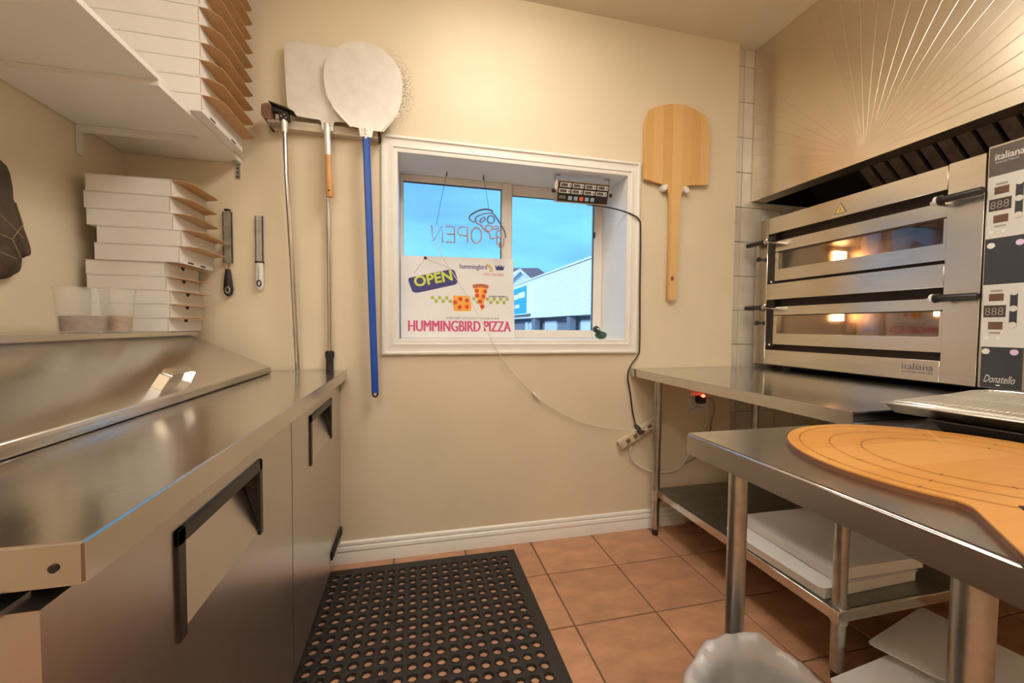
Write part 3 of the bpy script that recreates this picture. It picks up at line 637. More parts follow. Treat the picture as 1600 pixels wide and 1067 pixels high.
# ------------------------------------------------------------------ wooden peel
wp = thing('wooden_peel', 'wooden pizza peel with arched blade hanging beside the window', 'pizza peel', (1.425, 2.04, 1.30))
pl = [(1.222, 1.962), (1.222, 2.272)]
for i in range(15):
    t = i/14; pl.append((1.250+.355*t, 2.318+.082*math.sin(math.pi*(.12+.76*t))**.9-.012+.010*t))
pl += [(1.633, 2.285), (1.633, 1.965), (1.505, 1.953), (1.473, 1.935), (1.455, 1.88), (1.447, 1.75), (1.440, 1.315), (1.432, 1.304), (1.392, 1.304), (1.384, 1.315), (1.388, 1.75), (1.382, 1.88), (1.365, 1.93), (1.335, 1.945)]
MB().prism(pl, 'y', 2.030, 2.046).build('peel_board', 'peel_wood', wp, bevel=.002)
MB().box((1.402, 2.0285, 1.415), (1.420, 2.0305, 1.438)).build('handle_stamp', 'brush_wood', wp)
for x in (1.349, 1.487):
    h = tag(MB().prism([(x-.018, 1.938), (x+.018, 1.946), (x+.014, 1.915), (x+.002, 1.905), (x-.016, 1.912)] if x < 1.4 else [(x-.018, 1.946), (x+.018, 1.938), (x+.016, 1.912), (x-.002, 1.905), (x-.014, 1.915)], 'y', 2.022, 2.0595).build('wall_hook', 'white_plastic', bevel=.004, loc=(x, 2.06, 1.92)), 'small white wall hook under the %s side of the wooden peel blade' % ('left' if x < 1.4 else 'right'), 'hook', 'hooks of the wooden peel')

# ================================================================== WINDOW THINGS
# poster
po = thing('poster_board', 'white shop poster board with pizza artwork standing on the window sill', 'poster', (.245, 2.30, 1.081))
YP = 2.296
MB().add([(-.073, YP, 1.0815), (.566, YP, 1.0815), (.557, YP+.02, 1.541), (-.074, YP+.02, 1.532)]+[(-.073, YP+.005, 1.0815), (.566, YP+.005, 1.0815), (.557, YP+.025, 1.541), (-.074, YP+.025, 1.532)], [(0, 1, 2, 3), (7, 6, 5, 4), (0, 1, 5, 4), (1, 2, 6, 5), (2, 3, 7, 6), (3, 0, 4, 7)]).build('board', 'poster_white', po, smooth=0)
def C(cx, cy): return (-.073+(cx-25)/1195*.632, 1.0815+(1000-cy)/868*.455)          # layout position on the board face
def PV(x, z, l=0): return (x, YP+.02*(z-1.0815)/.455-.0012-l, z)
def flat(mb, poly, l=0.0): mb.add([PV(*C(*p), l) for p in poly], [tuple(range(len(poly)))])
def ptext(name, s, cx, cy0, cy1, w, mt, ang=0.0, bold=0.0, l=0.0, fat=0.0):
    q = MB(); x, z = C(cx, cy1); k = .632/1195
    U = Vector((math.cos(ang), 0, math.sin(ang))); V = Vector((-math.sin(ang), .044, math.cos(ang)))
    text(q, s, PV(x, z, l), U, V, (cy1-cy0)*.455/868, w*k, bold=bold, fat=fat); return q.build(name, mt, po, smooth=0)
ptext('shop_name', 'HUMMINGBIRD PIZZA', 100, 815, 930, 1085, 'ink_pink', fat=.0024)
ptext('slogan', 'WHERE GREAT TASTE & QUALITY GO HAND IN HAND', 485, 775, 802, 575, 'ink_grey')
ptext('trust_line', 'IN CRUST WE TRUST', 945, 536, 553, 205, 'ink_black', fat=.0003)
ptext('logo_word', 'hummingbird', 632, 200, 270, 290, 'ink_navy', fat=.0006)
ptext('phone_number', '(705) 724-5464', 885, 290, 330, 222, 'ink_pink')
q = MB(); flat(q, rounded([(100, 375), (535, 265), (575, 275), (612, 385), (595, 425), (185, 528), (140, 520), (98, 400)], 30)); q.build('tag_shape', 'ink_navy', po, smooth=0)
ptext('tag_lettering', 'OPEN', 168, 356, 470, 400, 'ink_lime', ang=.215, bold=.028, l=.0006)
q = MB(); flat(q, circ((271, 157), 17, 16)); q.build('pin', 'ink_black', po, smooth=0)
def stroke(mb, pts, w, l=0.0):
    for a, b in zip(pts, pts[1:]):
        d_ = Vector((b[0]-a[0], b[1]-a[1])).normalized(); n_ = Vector((-d_.y, d_.x))*w/2; a_, b_ = Vector(a), Vector(b)
        flat(mb, [tuple(a_-n_), tuple(b_-n_), tuple(b_+n_), tuple(a_+n_)], l)
q = MB(); stroke(q, [(160, 320), (262, 165)], 3); stroke(q, [(280, 165), (545, 265)], 3); q.build('tag_string', 'ink_grey', po, smooth=0)
q = MB()
for i in range(12):
    if 3 <= i <= 5: continue
    for j in range(2):
        if (i < 6 and j == 0) or True:
            x = 345+i*73+(38 if j else 0); y = 573+j*36
            if 548 < x < 765 or 830 < x < 905: continue
            if x > 1165: continue
            flat(q, [(x-17, y-17), (x+17, y-17), (x+17, y+17), (x-17, y+17)])
q.build('check_band', 'ink_green', po, smooth=0)
# plain pizza slices (no faces or limbs)
q = MB(); flat(q, rounded([(555, 545), (745, 545), (755, 710), (562, 710)], 28), .0004); q.build('square_slice', 'ink_orange', po, smooth=0)
q = MB(); flat(q, rounded([(772, 440), (935, 440), (868, 712)], 14), .0004); q.build('triangle_slice', 'ink_orange', po, smooth=0)
q = MB(); flat(q, [(765, 425)]+[(765+175*i/8, 425-14*math.sin(math.pi*i/8)) for i in range(1, 8)]+[(942, 425), (936, 460), (855, 446), (774, 460)], .0007); q.build('crust', 'ink_crust', po, smooth=0)
q = MB()
for p in [(582, 618), (637, 580), (708, 595), (630, 668), (706, 664), (812, 488), (902, 492), (815, 540), (885, 546), (850, 603), (874, 658)]: flat(q, circ(p, 23, 14), .0008)
q.build('pepperoni', 'ink_red', po, smooth=0)
q = MB(); flat(q, [(1010, 195), (1035, 222), (1045, 195), (1058, 218), (1065, 188), (1073, 218), (1086, 195), (1096, 222), (1120, 198), (1105, 255), (1025, 255)]); q.build('crown_mark', 'ink_navy', po, smooth=0)
q = MB(); flat(q, [(915, 190), (955, 200), (985, 232), (978, 262), (950, 242), (930, 215)]); flat(q, [(978, 250), (998, 262), (960, 282), (945, 270)]); q.build('bird_mark', 'ink_gold', po, smooth=0)

# neon sign (unlit, seen from the back)
YN = 2.245
ns = thing('neon_sign', 'unlit pizza slice open sign hanging in the window seen from behind', 'neon sign', (.30, YN, 1.58))
def NP(cx, cy): p = ony(660+cx/7.621, 260+cy/7.621, YN); return (p.x, YN, p.z)
def ntube(name, pts, mt='neon_tube', r=.0042, closed=False, sm=0): 
    p = [NP(*a) for a in pts]
    if sm: p = spline(p+([p[0]] if closed else []), sm); p = p[:-1] if closed else p
    return MB().tube(p, r, 6, closed=closed).build(name, mt, ns)
ntube('letter_n', [(240, 905), (232, 712), (128, 890), (110, 705)]); 
ntube('letter_e', [(278, 712), (380, 718), (385, 905), (280, 897)]); ntube('letter_e_bar', [(290, 803), (384, 808)])
ntube('letter_p', [(537, 905), (535, 722), (450, 722), (425, 745), (425, 795), (452, 820), (535, 824)])
ntube('letter_o', [(643+62*math.cos(a), 820+92*math.sin(a)) for a in [2*math.pi*i/24 for i in range(24)]], closed=True)
ntube('slice_crust', [(838, 545), (815, 522), (740, 510), (650, 535), (575, 580), (560, 620), (590, 652), (630, 660)], 'neon_dark', sm=3)
ntube('slice_outline', [(640, 660), (632, 620), (665, 588), (740, 562), (830, 555), (880, 610), (945, 710), (985, 790), (990, 850)], 'neon_dark', sm=3)
ntube('slice_edge', [(640, 672), (700, 702), (745, 760), (800, 800), (808, 850), (835, 862), (875, 845), (890, 880), (885, 925), (905, 925), (920, 910), (918, 960), (940, 972), (965, 935), (970, 860)], sm=3)
for c_, rx, ry, ro in (((815, 630), 42, 46, 0), ((790, 733), 38, 36, 0), ((912, 805), 30, 42, -.4)):
    ntube('pepperoni_ring', [(c_[0]+rx*math.cos(a), c_[1]+ry*math.sin(a)) for a in [2*math.pi*i/18 for i in range(18)]], 'neon_dark' if c_[1] < 700 else 'neon_tube', closed=True)
for c_, ro in (((715, 635), -.75), ((872, 727), -.1)):
    ntube('topping_ring', [(c_[0]+38*math.cos(a)*math.cos(ro)-19*math.sin(a)*math.sin(ro), c_[1]+38*math.cos(a)*math.sin(ro)+19*math.sin(a)*math.cos(ro)) for a in [2*math.pi*i/16 for i in range(16)]], 'neon_dark' if c_[1] < 700 else 'neon_tube', closed=True)
ac = [(98, 680), (545, 690), (545, 610), (600, 545), (700, 495), (820, 490), (900, 570), (985, 720), (1000, 880), (960, 985), (890, 960), (720, 900), (560, 925), (100, 915)]
aq = [NP(*p) for p in ac]; MB().prism([(p[0], p[2]) for p in aq], 'y', YN+.006, YN+.009).build('acrylic_backing', 'acrylic', ns, smooth=0)
for a, b in (((290, 100), (165, 690)), ((727, 145), (790, 500))):
    pa = NP(*a); pb_ = NP(*b); MB().tube([(pa[0], YN, 1.979), (pb_[0], YN, pb_[2])], .0012, 5).build('hanging_wire', 'dark_metal', ns)
    MB().tube([(pa[0], YN, 1.979), (pa[0], YN, 1.955)], .0025, 6).build('ceiling_hook', 'dark_metal', ns)

# timer
tm = thing('kitchen_timer', 'black eight-channel kitchen timer hung under the window head', 'timer', (.91, 2.12, 1.82))
c0, c1, c2, c3 = Vector((.745, 2.10, 1.941)), Vector((1.068, 2.10, 1.941)), Vector((1.052, 2.135, 1.832)), Vector((.755, 2.135, 1.832))
UX = Vector((1, 0, 0)); TV = (Vector((0, 2.10, 1.941))-Vector((0, 2.135, 1.832))); TH = TV.length; TV = TV/TH; TN = UX.cross(TV); TN = TN if TN.y < 0 else -TN
def TP(u, v, l=0): return Vector((.748+u*.312, 2.135, 1.832))+TV*(v*TH)+TN*l
def tq(mb, u0, v0, u1, v1, l0, l1):
    a = [TP(u0, v0, l0), TP(u1, v0, l0), TP(u1, v1, l0), TP(u0, v1, l0), TP(u0, v0, l1), TP(u1, v0, l1), TP(u1, v1, l1), TP(u0, v1, l1)]
    return mb.add(a, [(3, 2, 1, 0), (4, 5, 6, 7), (0, 1, 5, 4), (1, 2, 6, 5), (2, 3, 7, 6), (3, 0, 4, 7)])
tq(MB(), 0, 0, 1, 1, -.035, 0).build('housing', 'steel_oven', tm, bevel=.002, seg=1)
tq(MB(), .025, .06, .975, .94, 0, .002).build('face_plate', 'timer_face', tm)
for j in range(2):
    for i in range(4):
        u, v = .055+i*.232-(.012 if j else 0), .70-j*.27
        p = tq(MB(), u, v, u+.205, v+.19, .002, .0035).build('channel_plate', 'panel_white', tm)
        tq(MB(), u+.015, v+.035, u+.135, v+.155, .0035, .0045).build('display', 'display_dark', tm, parent=p)
        b_ = TP(u+.178, v+.095, .0035); MB().tube([b_, b_+TN*.003], .0055, 12).build('button', 'ink_grey', tm, parent=p)
        q = MB(); text(q, '00:00', TP(u+.025, v+.06, .0048), UX, TV, .006, .028); q.build('digits', 'segment', tm, parent=p)
for i in range(5):
    tq(MB(), .225+i*.105, .13, .225+i*.105+.07, .31, .002, .005).build('key', 'btn_red' if i == 2 else 'btn_blue', tm, bevel=.001, seg=1)
tq(MB(), .045, .20, .18, .22, .002, .003).build('maker_line', 'warn_yellow', tm); tq(MB(), .06, .25, .17, .31, .002, .003).build('maker_mark', 'ink_grey', tm)
for u in (-.012, 1.012):
    a = TP(u, .5, -.015); s_ = -1 if u < 0 else 1
    MB().box((a.x-.002, a.y-.006, a.z), (a.x+.002, a.y+.006, 1.979)).box((a.x-(.03 if s_ > 0 else -.0), a.y-.006, 1.975), (a.x+(.0 if s_ > 0 else .03), a.y+.006, 1.979)).build('bracket_arm', 'steel', tm)
    MB().tube([a, a+UX*s_*.016], .010, 14).build('thumb_screw', 'black_plastic', tm)
# green figurine on sill
fg = thing('green_figurine', 'small green stone figurine on the right end of the window sill', 'figurine', (1.05, 2.19, 1.0805))
MB().ell((1.058, 2.19, 1.103), (.036, .028, .0225), 18, 10).build('figurine_body', 'green_stone', fg)
hd = MB().ell((1.024, 2.18, 1.136), (.021, .020, .020), 16, 10).build('figurine_head', 'green_dark', fg)
MB().ell((1.027, 2.1615, 1.139), (.007, .004, .006), 10, 6).build('eye_spot', 'panel_white', fg, parent=hd)
MB().ell((1.040, 2.175, 1.120), (.014, .014, .012), 12, 8).build('figurine_neck', 'green_dark', fg)

# ================================================================== CORDS, OUTLET, POWER STRIP
ol_ = thing('wall_outlet', 'white double wall outlet under the oven table', 'outlet', (1.62, 2.055, .65))
op = MB().box((1.558, 2.052, .652), (1.690, 2.0595, .772)).build('cover_plate', 'white_plastic', ol_, bevel=.003)
for k, zz in enumerate((.690, .735)):
    MB().box((1.597, 2.0495, zz-.016), (1.640, 2.0525, zz+.016)).build('socket_face', 'white_plastic', ol_, parent=op, bevel=.004)
    q = MB(); q.box((1.607, 2.049, zz-.008), (1.610, 2.0498, zz+.006)).box((1.626, 2.049, zz-.008), (1.629, 2.0498, zz+.006)); q.build('slot', 'ink_black', ol_, parent=op)
tag(MB().box((1.545, 2.035, .690), (1.557, 2.0595, .775)).build('junction_box', 'white_plastic', bevel=.003, loc=(1.55, 2.05, .69)), 'narrow white box on the wall left of the outlet', 'box')
pg = thing('power_plug', 'black plug with a red light in the wall outlet', 'plug', (1.616, 2.03, .715))
MB().box((1.590, 2.010, .712), (1.642, 2.049, .756)).build('plug_body', 'black_plastic', pg, bevel=.006)
MB().ell((1.622, 2.016, .757), (.011, .011, .009), 12, 8).build('indicator_light', 'red_led', pg)
tag(MB().tube(spline([(1.645, 2.03, .738), (1.68, 2.028, .74), (1.705, 2.03, .715), (1.715, 2.035, .67), (1.705, 2.042, .60), (1.695, 2.046, .52), (1.62, 2.046, .40), (1.52, 2.046, .355)], 6), .0045, 8).build('grey_cord', 'cord_grey', loc=(1.7, 2.04, .5)), 'grey cord dropping from the plug in the outlet', 'cord')
ps = thing('power_strip', 'beige power strip hanging diagonally on the wall behind the table leg', 'power strip', (1.24, 2.045, .48))
a = Vector((1.105, 0, .492)); b = Vector((1.385, 0, .648)); d_ = (b-a).normalized(); n_ = Vector((-d_.z, 0, d_.x))*.024
q = [a-n_, b-n_, b+n_, a+n_]; st = MB().prism([(p.x, p.z) for p in q], 'y', 2.022, 2.0585).build('housing', 'beige_plastic', ps, bevel=.004)
for k in range(5):
    c_ = a+d_*(.055+.05*k); 
    m_ = [c_-d_*.012-n_*.5, c_+d_*.012-n_*.5, c_+d_*.012+n_*.5, c_-d_*.012+n_*.5]
    MB().prism([(p.x, p.z) for p in m_], 'y', 2.0205, 2.0225).build('socket', 'brush_wood', ps, parent=st)
bc = thing('timer_cord', 'black power cord running from the timer down to the power strip', 'cord', (1.21, 2.03, .56))
pts = [TP(.62, 0, -.02), ony(955, 325, 2.10), ony(985, 334, 2.045), ony(998, 343, 2.036), ony(1001, 360, 2.036), ony(1000, 450, 2.036), ony(999.5, 540, 2.036), ony(996, 556, 2.034), ony(984, 574, 2.035), ony(981, 590, 2.036), ony(985, 615, 2.045), ony(988, 640, 2.045), ony(993, 664, 2.035)]
MB().tube(spline(pts, 6), .0042, 8).build('cord', 'black_plastic', bc)
e0, e1 = ony(992, 663, 2.03), ony(1003, 677, 2.005)
MB().tube([e0, e0.lerp(e1, .4), e1], [.007, .013, .014], 10).build('plug', 'black_plastic', bc)
wc = thing('sign_cord', 'thin white cord sagging from the neon sign across the wall to the outlet', 'cord', (.9, 2.03, .6))
pts = [NP(145, 900), ony(700, 415, 2.22), ony(735, 470, 2.13), ony(765, 525, 2.045), ony(782, 556, 2.035), ony(808, 590, 2.045), ony(832, 613, 2.045)]
MB().tube(spline(pts, 6), .0022, 6).build('upper_cord', 'cord_white', wc)
s0, s1 = ony(831, 612, 2.045), ony(845, 626, 2.045)
MB().tube([s0, s0.lerp(s1, .15), s0.lerp(s1, .85), s1], [.003, .007, .007, .003], 10).build('inline_switch', 'white_plastic', wc)
pts = [s1, ony(870, 641, 2.045), ony(905, 658, 2.045), ony(945, 668, 2.045), ony(980, 671, 2.035), ony(1008, 671, 2.0), ony(1040, 663, 2.03), ony(1065, 652, 2.035), (1.600, 2.045, .690)]
MB().tube(spline(pts, 6), .0026, 6).build('lower_cord', 'cord_white', wc)
pts = [ony(986, 697, 2.03), ony(985, 710, 2.035), ony(993, 724, 2.045), ony(1015, 736, 2.045), ony(1045, 737, 2.045), ony(1062, 730, 2.045), ony(1078, 707, 2.045), (1.60, 2.046, .50), (1.67, 2.046, .58), (1.66, 2.046, .66)]
tag(MB().tube(spline(pts, 6), .0046, 8).build('strip_cord', 'cord_white', loc=(1.3, 2.04, .4)), 'thick white cord looping from the power strip to the outlet', 'cord')

# ================================================================== OVEN TABLE (table 1)
t1 = thing('oven_table', 'long stainless work table under the oven against the back wall', 'table', (1.6, 1.45, 0))
tabletop(MB(), 1.172, .863, 2.66, 2.056, .879, .920, .014, .012).build('top_sheet', 'steel', t1, bevel=.003)
MB().box((1.25, .95, .868), (2.62, 2.03, .904)).build('under_channel', 'galvanised', t1)
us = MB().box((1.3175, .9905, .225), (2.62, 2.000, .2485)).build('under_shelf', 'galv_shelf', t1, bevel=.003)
skirt(MB(), 1.309, .982, 2.623, 2.003, .212, .2480, .008).build('shelf_lip', 'steel', t1, bevel=.0015, seg=1)
for x in (1.345, 1.945, 2.56):
    for y in (1.008, 1.975):
        xx = x if y < 1.5 else (x-.045 if x < 1.5 else x)
        MB().tube([(xx, y, .88), (xx, y, .035)], .0205, 20).build('leg', 'galvanised', t1)
        MB().tube([(xx, y, .252), (xx, y, .2515), (xx, y, .195), (xx, y, .194)], [.0215, .0245, .0245, .0215], 20).build('shelf_collar', 'steel', t1)
        MB().tube([(xx, y, .036), (xx, y, .03), (xx, y, .008), (xx, y, .0)], [.020, .0175, .0165, .0165], 16).build('foot', 'black_plastic', t1)
# boxes on the under shelf
def flat_box(x0, y0, x1, y1, z0, z1, label, over=.012, rz=0.0):
    c = ((x0+x1)/2, (y0+y1)/2, z0); t = thing('flat_box', label, 'box', c, 'flat white boxes under the tables'); t.rotation_euler = (0, 0, rz)
    MB().box((x0, y0, z0), (x1, y1, z1-.004)).build('tray', 'carton_cool', t, bevel=.002, seg=1)
    MB().prism(rounded([(x0-over, y0-.004), (x1+.004, y0-.004), (x1+.004, y1+.004), (x0-over, y1+.004)], [.03, .006, .006, .03]), 'z', z1-.0035, z1).build('lid', 'carton_cool', t)
    MB().box((x0-.0008, y0-.0008, z0+.003), (x0+.003, y0+.003, z1-.006)).build('corner_fold', 'white_trim', t)
flat_box(1.322, 1.046, 1.745, 1.470, .2487, .2895, 'lower flat white box lying on the table under shelf', .016, .02)
flat_box(1.395, 1.055, 1.790, 1.460, .2900, .3340, 'upper flat white box lying on another under the table', .020, -.02)
# open carton on the floor
cb = thing('open_carton', 'opened white cardboard box lying on the floor under the front table', 'box', (1.65, .86, 0)); cb.rotation_euler = (0, 0, 0)
p0 = onz(1398, 1022, .10); p1 = onz(1312, 1067, .10); p2 = onz(1470, 1067, .10)
e1 = (Vector((p2.x-p0.x, p2.y-p0.y))).normalized(); e2 = Vector((p1.x-p0.x, p1.y-p0.y)).normalized(); e2 = Vector((e1.y, -e1.x)) if Vector((e1.y, -e1.x)).dot(e2) > 0 else Vector((-e1.y, e1.x))
P0 = Vector((p0.x, p0.y))
def cq(a, b): v = P0+e1*a+e2*b; return (v.x, v.y)
MB().prism([cq(0, 0), cq(.36, 0), cq(.36, .30), cq(0, .30)], 'z', 0.0, .098).build('tray', 'carton_cool', cb, bevel=.002, seg=1)
MB().prism(rounded([cq(-.004, .006), cq(.366, .006), cq(.366, .305), cq(-.004, .305)], .012), 'z', .0985, .102).build('left_flap', 'carton_cool', cb)
q0, q1, q2, q3 = onz(1354, 1000, .135), onz(1440, 945, .135), onz(1522, 985, .135), onz(1460, 1062, .118)
vs = [Vector(p) for p in rounded([(q0.x, q0.y), (q1.x, q1.y), (q1.x+(q2.x-q1.x)*2.2, q1.y+(q2.y-q1.y)*2.2), (q3.x+.12, q3.y-.12), (q3.x, q3.y)], .02)]
lf = MB().prism([tuple(v) for v in vs], 'z', .125, .1285); lf.build('raised_flap', 'carton_cool', cb)
MB().prism([cq(.0, -.004), cq(.36, -.004), cq(.36, .004), cq(.0, .004)], 'z', .09, .1245).build('flap_hinge', 'carton_white', cb)
MB().prism([cq(.01, -.26), cq(.36, -.26), cq(.36, -.004), cq(.01, -.004)], 'z', 0.0, .09).build('side_tray', 'carton_cool', cb)

# ================================================================== FRONT TABLE (table 2)
t2 = thing('front_table', 'smaller stainless work table in the right foreground', 'table', (1.1, .55, 0))
tabletop(MB(), .646, .25, 1.56, .861, .841, .893, .018, .012).build('top_sheet', 'steel_brushed', t2, bevel=.005, seg=3)
MB().box((.69, .30, .836), (1.52, .82, .8805)).build('under_channel', 'galvanised', t2)
for x in (.737, 1.49):
    for y in (.376, .79):
        MB().tube([(x, y, .84), (x, y, .03)], .0205, 20).build('leg', 'galvanised', t2)
        MB().tube([(x, y, .031), (x, y, .025), (x, y, .004), (x, y, 0)], [.020, .0175, .0165, .0165], 16).build('foot', 'black_plastic', t2)
# pizza cutting guide board
pbx, pby = 1.010, .535
bd = thing('cutting_guide_board', 'round orange wooden pizza cutting board with engraved rings on the front table', 'cutting board', (pbx, pby, .8932))
ua = math.atan2(-.678, -.735); U2 = Vector((math.cos(ua), math.sin(ua))); V2 = Vector((-U2.y, U2.x)); Rb_ = .281; hwid = .069
th0 = math.asin((hwid+.012)/Rb_)
ol2 = [(pbx+Rb_*math.cos(ua+th0+(2*math.pi-2*th0)*i/72), pby+Rb_*math.sin(ua+th0+(2*math.pi-2*th0)*i/72)) for i in range(73)]
for (al, pe) in [(.285, -.070), (.30, -.0685), (.44, -.0685), (.462, -.060), (.47, -.04), (.47, .04), (.462, .060), (.44, .0685), (.30, .0685), (.285, .070)]:
    v = Vector((pbx, pby))+U2*al+V2*pe; ol2.append((v.x, v.y))
MB().prism(ol2, 'z', .8932, .9020).build('edge_band', 'board_edge', bd, smooth=30)
MB().prism([(pbx+(x-pbx)*.997, pby+(y-pby)*.997) for x, y in ol2], 'z', .9020, .9045).build('wood_face', 'board_wood', bd, smooth=30)
def arcring(r, w, a0, a1, n, mt, nm):
    q = MB(); vs = []
    for i in range(n+1):
        a = a0+(a1-a0)*i/n; vs += [(pbx+(r-w)*math.cos(a), pby+(r-w)*math.sin(a), .9049), (pbx+(r+w)*math.cos(a), pby+(r+w)*math.sin(a), .9049)]
    q.add(vs, [(2*i, 2*i+1, 2*i+3, 2*i+2) for i in range(n)]); return q.build(nm, mt, bd)
for r in (.258, .205, .152): arcring(r, .0011, 0, 2*math.pi, 96, 'board_line', 'engraved_ring')
q = MB()
for k in range(8):
    a = ua+k*math.pi/4; dd = Vector((math.cos(a), math.sin(a))); nn = Vector((-dd.y, dd.x))*.0026
    o_ = Vector((pbx, pby)); A_, B_ = o_+dd*.02, o_+dd*.262
    if k % 2 == 0 and k != 0: q.add([(*(A_-nn*.6), .9048), (*(B_-nn), .9048), (*(B_+nn), .9048), (*(A_+nn*.6), .9048)], [(0, 1, 2, 3)])
if q.v: q.build('cut_line', 'board_mark', bd)
q = MB()
for r in (.258, .205, .152):
    for k in range(12):
        a = .3+k*math.pi/6; dd = Vector((math.cos(a), math.sin(a))); o_ = Vector((pbx, pby)); nn = Vector((-dd.y, dd.x))*.0012
        A_, B_ = o_+dd*(r-.008), o_+dd*(r+.008); q.add([(*(A_-nn), .9049), (*(B_-nn), .9049), (*(B_+nn), .9049), (*(A_+nn), .9049)], [(0, 1, 2, 3)])
q.build('size_marks', 'board_line', bd)
sl_ = [Vector((pbx, pby))+U2*a_+V2*b_ for a_, b_ in rounded([(.245, -.016), (.275, -.016), (.275, .016), (.245, .016)], .008)]
MB().prism([tuple(v) for v in sl_], 'z', .9044, .9050).build('hang_slot', 'hole_dark', bd)
# sheet pan, with a dark pan added in the shadow beneath it
ang = math.radians(9.5); c9, s9 = math.cos(ang), math.sin(ang)
def pan(A0, wx, wy, z0, z1, mt, name, label):
    def F(u, v): return (A0[0]+u*c9+v*s9, A0[1]+u*s9-v*c9)        # u along the far rim, v towards the camera
    t = thing(name, label, 'sheet pan', (A0[0], A0[1], z0), 'sheet pans')
    i = .022
    def loop(e, z): return [(*F(e, e), z), (*F(wx-e, e), z), (*F(wx-e, wy-e), z), (*F(e, wy-e), z)]
    vs = loop(i, z0)+loop(.006, z1-.004)+loop(-.001, z1-.004)+loop(-.001, z1)+loop(.010, z1)+loop(i+.003, z0+.003)
    fs = [(0, 3, 2, 1)]+[(4*k+a, 4*k+(a+1) % 4, 4*k+4+(a+1) % 4, 4*k+4+a) for k in range(5) for a in range(4)]+[(20, 21, 22, 23)]
    MB().add(vs, fs).build('pan_shell', mt, t, bevel=.0012, seg=1)
    return t, F
pan((1.270, .755), .575, .36, .8932, .9225, 'oven_dark', 'shadow_band_pan', 'added dark pan filling the shadow band under the bright aluminium one')  # invented dark pan: props the bright one, stands in for the shadow below
Zp = .9232
tp, F = pan((1.250, .848), .592, .42, Zp, Zp+.027, 'alu_pan', 'sheet_pan', 'aluminium sheet pan with flour dust beside the oven')
rkk = thing('cooling_rack', 'wire cooling rack lying in the aluminium sheet pan', 'cooling rack', (1.5, .65, Zp+.004))
zr = Zp+.033
q = MB()
for k in range(36):
    v = .026+.368*k/35; q.tube([(*F(.028, v), zr), (*F(.562, v), zr)], .0014, 5)
q.build('wire_grid', 'rack_wire', rkk)
MB().tube(spline([(*F(u, v), zr-.002) for u, v in [(.024, .022), (.3, .022), (.566, .022), (.568, .2), (.566, .396), (.3, .396), (.024, .396), (.022, .2), (.024, .022)]], 3)[:-1], .0028, 6, closed=True).build('rim_wire', 'rack_wire', rkk)
q = MB()
for u in (.10, .30, .49): q.tube([(*F(u, .026), zr-.0032), (*F(u, .394), zr-.0032)], .0022, 6)
q.build('cross_wire', 'rack_wire', rkk)
MB().tube(spline([(*F(u, v), zr-.0075) for u, v in [(.018, .016), (.3, .016), (.572, .016), (.574, .2), (.572, .402), (.3, .402), (.018, .402), (.016, .2), (.018, .016)]], 3)[:-1], .0028, 6, closed=True).build('lower_rim_wire', 'rack_wire', rkk)
for u0, v0 in ((.026, .03), (.026, .20), (.026, .30)):
    MB().tube([(*F(u0, v0), zr), (*F(u0+.0, v0+.004), Zp+.0062), (*F(u0, v0+.06), Zp+.0062), (*F(u0, v0+.065), zr)], .0022, 6).build('foot_loop', 'rack_wire', rkk)

# ------------------------------------------------------------------ waste bin with liner
bx, by, bh, bR = .655, .610, .415, .128
bn = thing('waste_bin', 'grey waste bin with translucent liner in front of the front table leg', 'bin', (bx, by, 0))
MB().lathe([(bR-.035, 0), (bR-.03, .004), (bR, bh), (bR+.006, bh), (bR+.006, bh-.012), (bR+.001, bh-.012)][0:4]+[(bR-.006, bh-.001), (bR-.036, .008)], (bx, by, 0), 36).build('bin_shell', 'bin_grey', bn)
q = MB(); n = 120; rows = 18; vs = []; rr = random.Random(5); ph = [rr.uniform(0, 6.28) for _ in range(6)]
for i in range(rows):
    t = i/(rows-1)
    for k in range(n):
        a = 2*math.pi*k/n
        tri = lambda u: 2*abs((u/math.pi) % 2-1)-1
        w_ = tri(5*a+ph[0]+t*.8)*.8+tri(9*a+ph[1]-t*1.2)*.6+tri(14*a+ph[2]+t)*.45+math.sin(23*a+ph[3]+t*2)*.15
        bulge = .045*max(0, math.cos(a-1.05))**6
        if t < .45:      # inside, going up to the rim
            s = t/.45; rad = (bR-.065)+(s**.6)*.058+w_*.010*(1-s); z = bh-.20+s*(.225+bulge)+w_*.006*s
        else:            # over the rim and down outside
            s = (t-.45)/.55; rad = bR+.016*math.sin(min(1, s*3)*math.pi/2)+.014*s+w_*.017*s+.004+abs(w_)*.004; z = bh+.025+bulge*(1-s)+w_*.006*(1-s)-s*s*.19-.004
        vs.append((bx+rad*math.cos(a), by+rad*math.sin(a), z))
q.add(vs, [(i*n+k, i*n+(k+1) % n, (i+1)*n+(k+1) % n, (i+1)*n+k) for i in range(rows-1) for k in range(n)])
q.build('bin_liner', 'liner', bn, smooth=60)

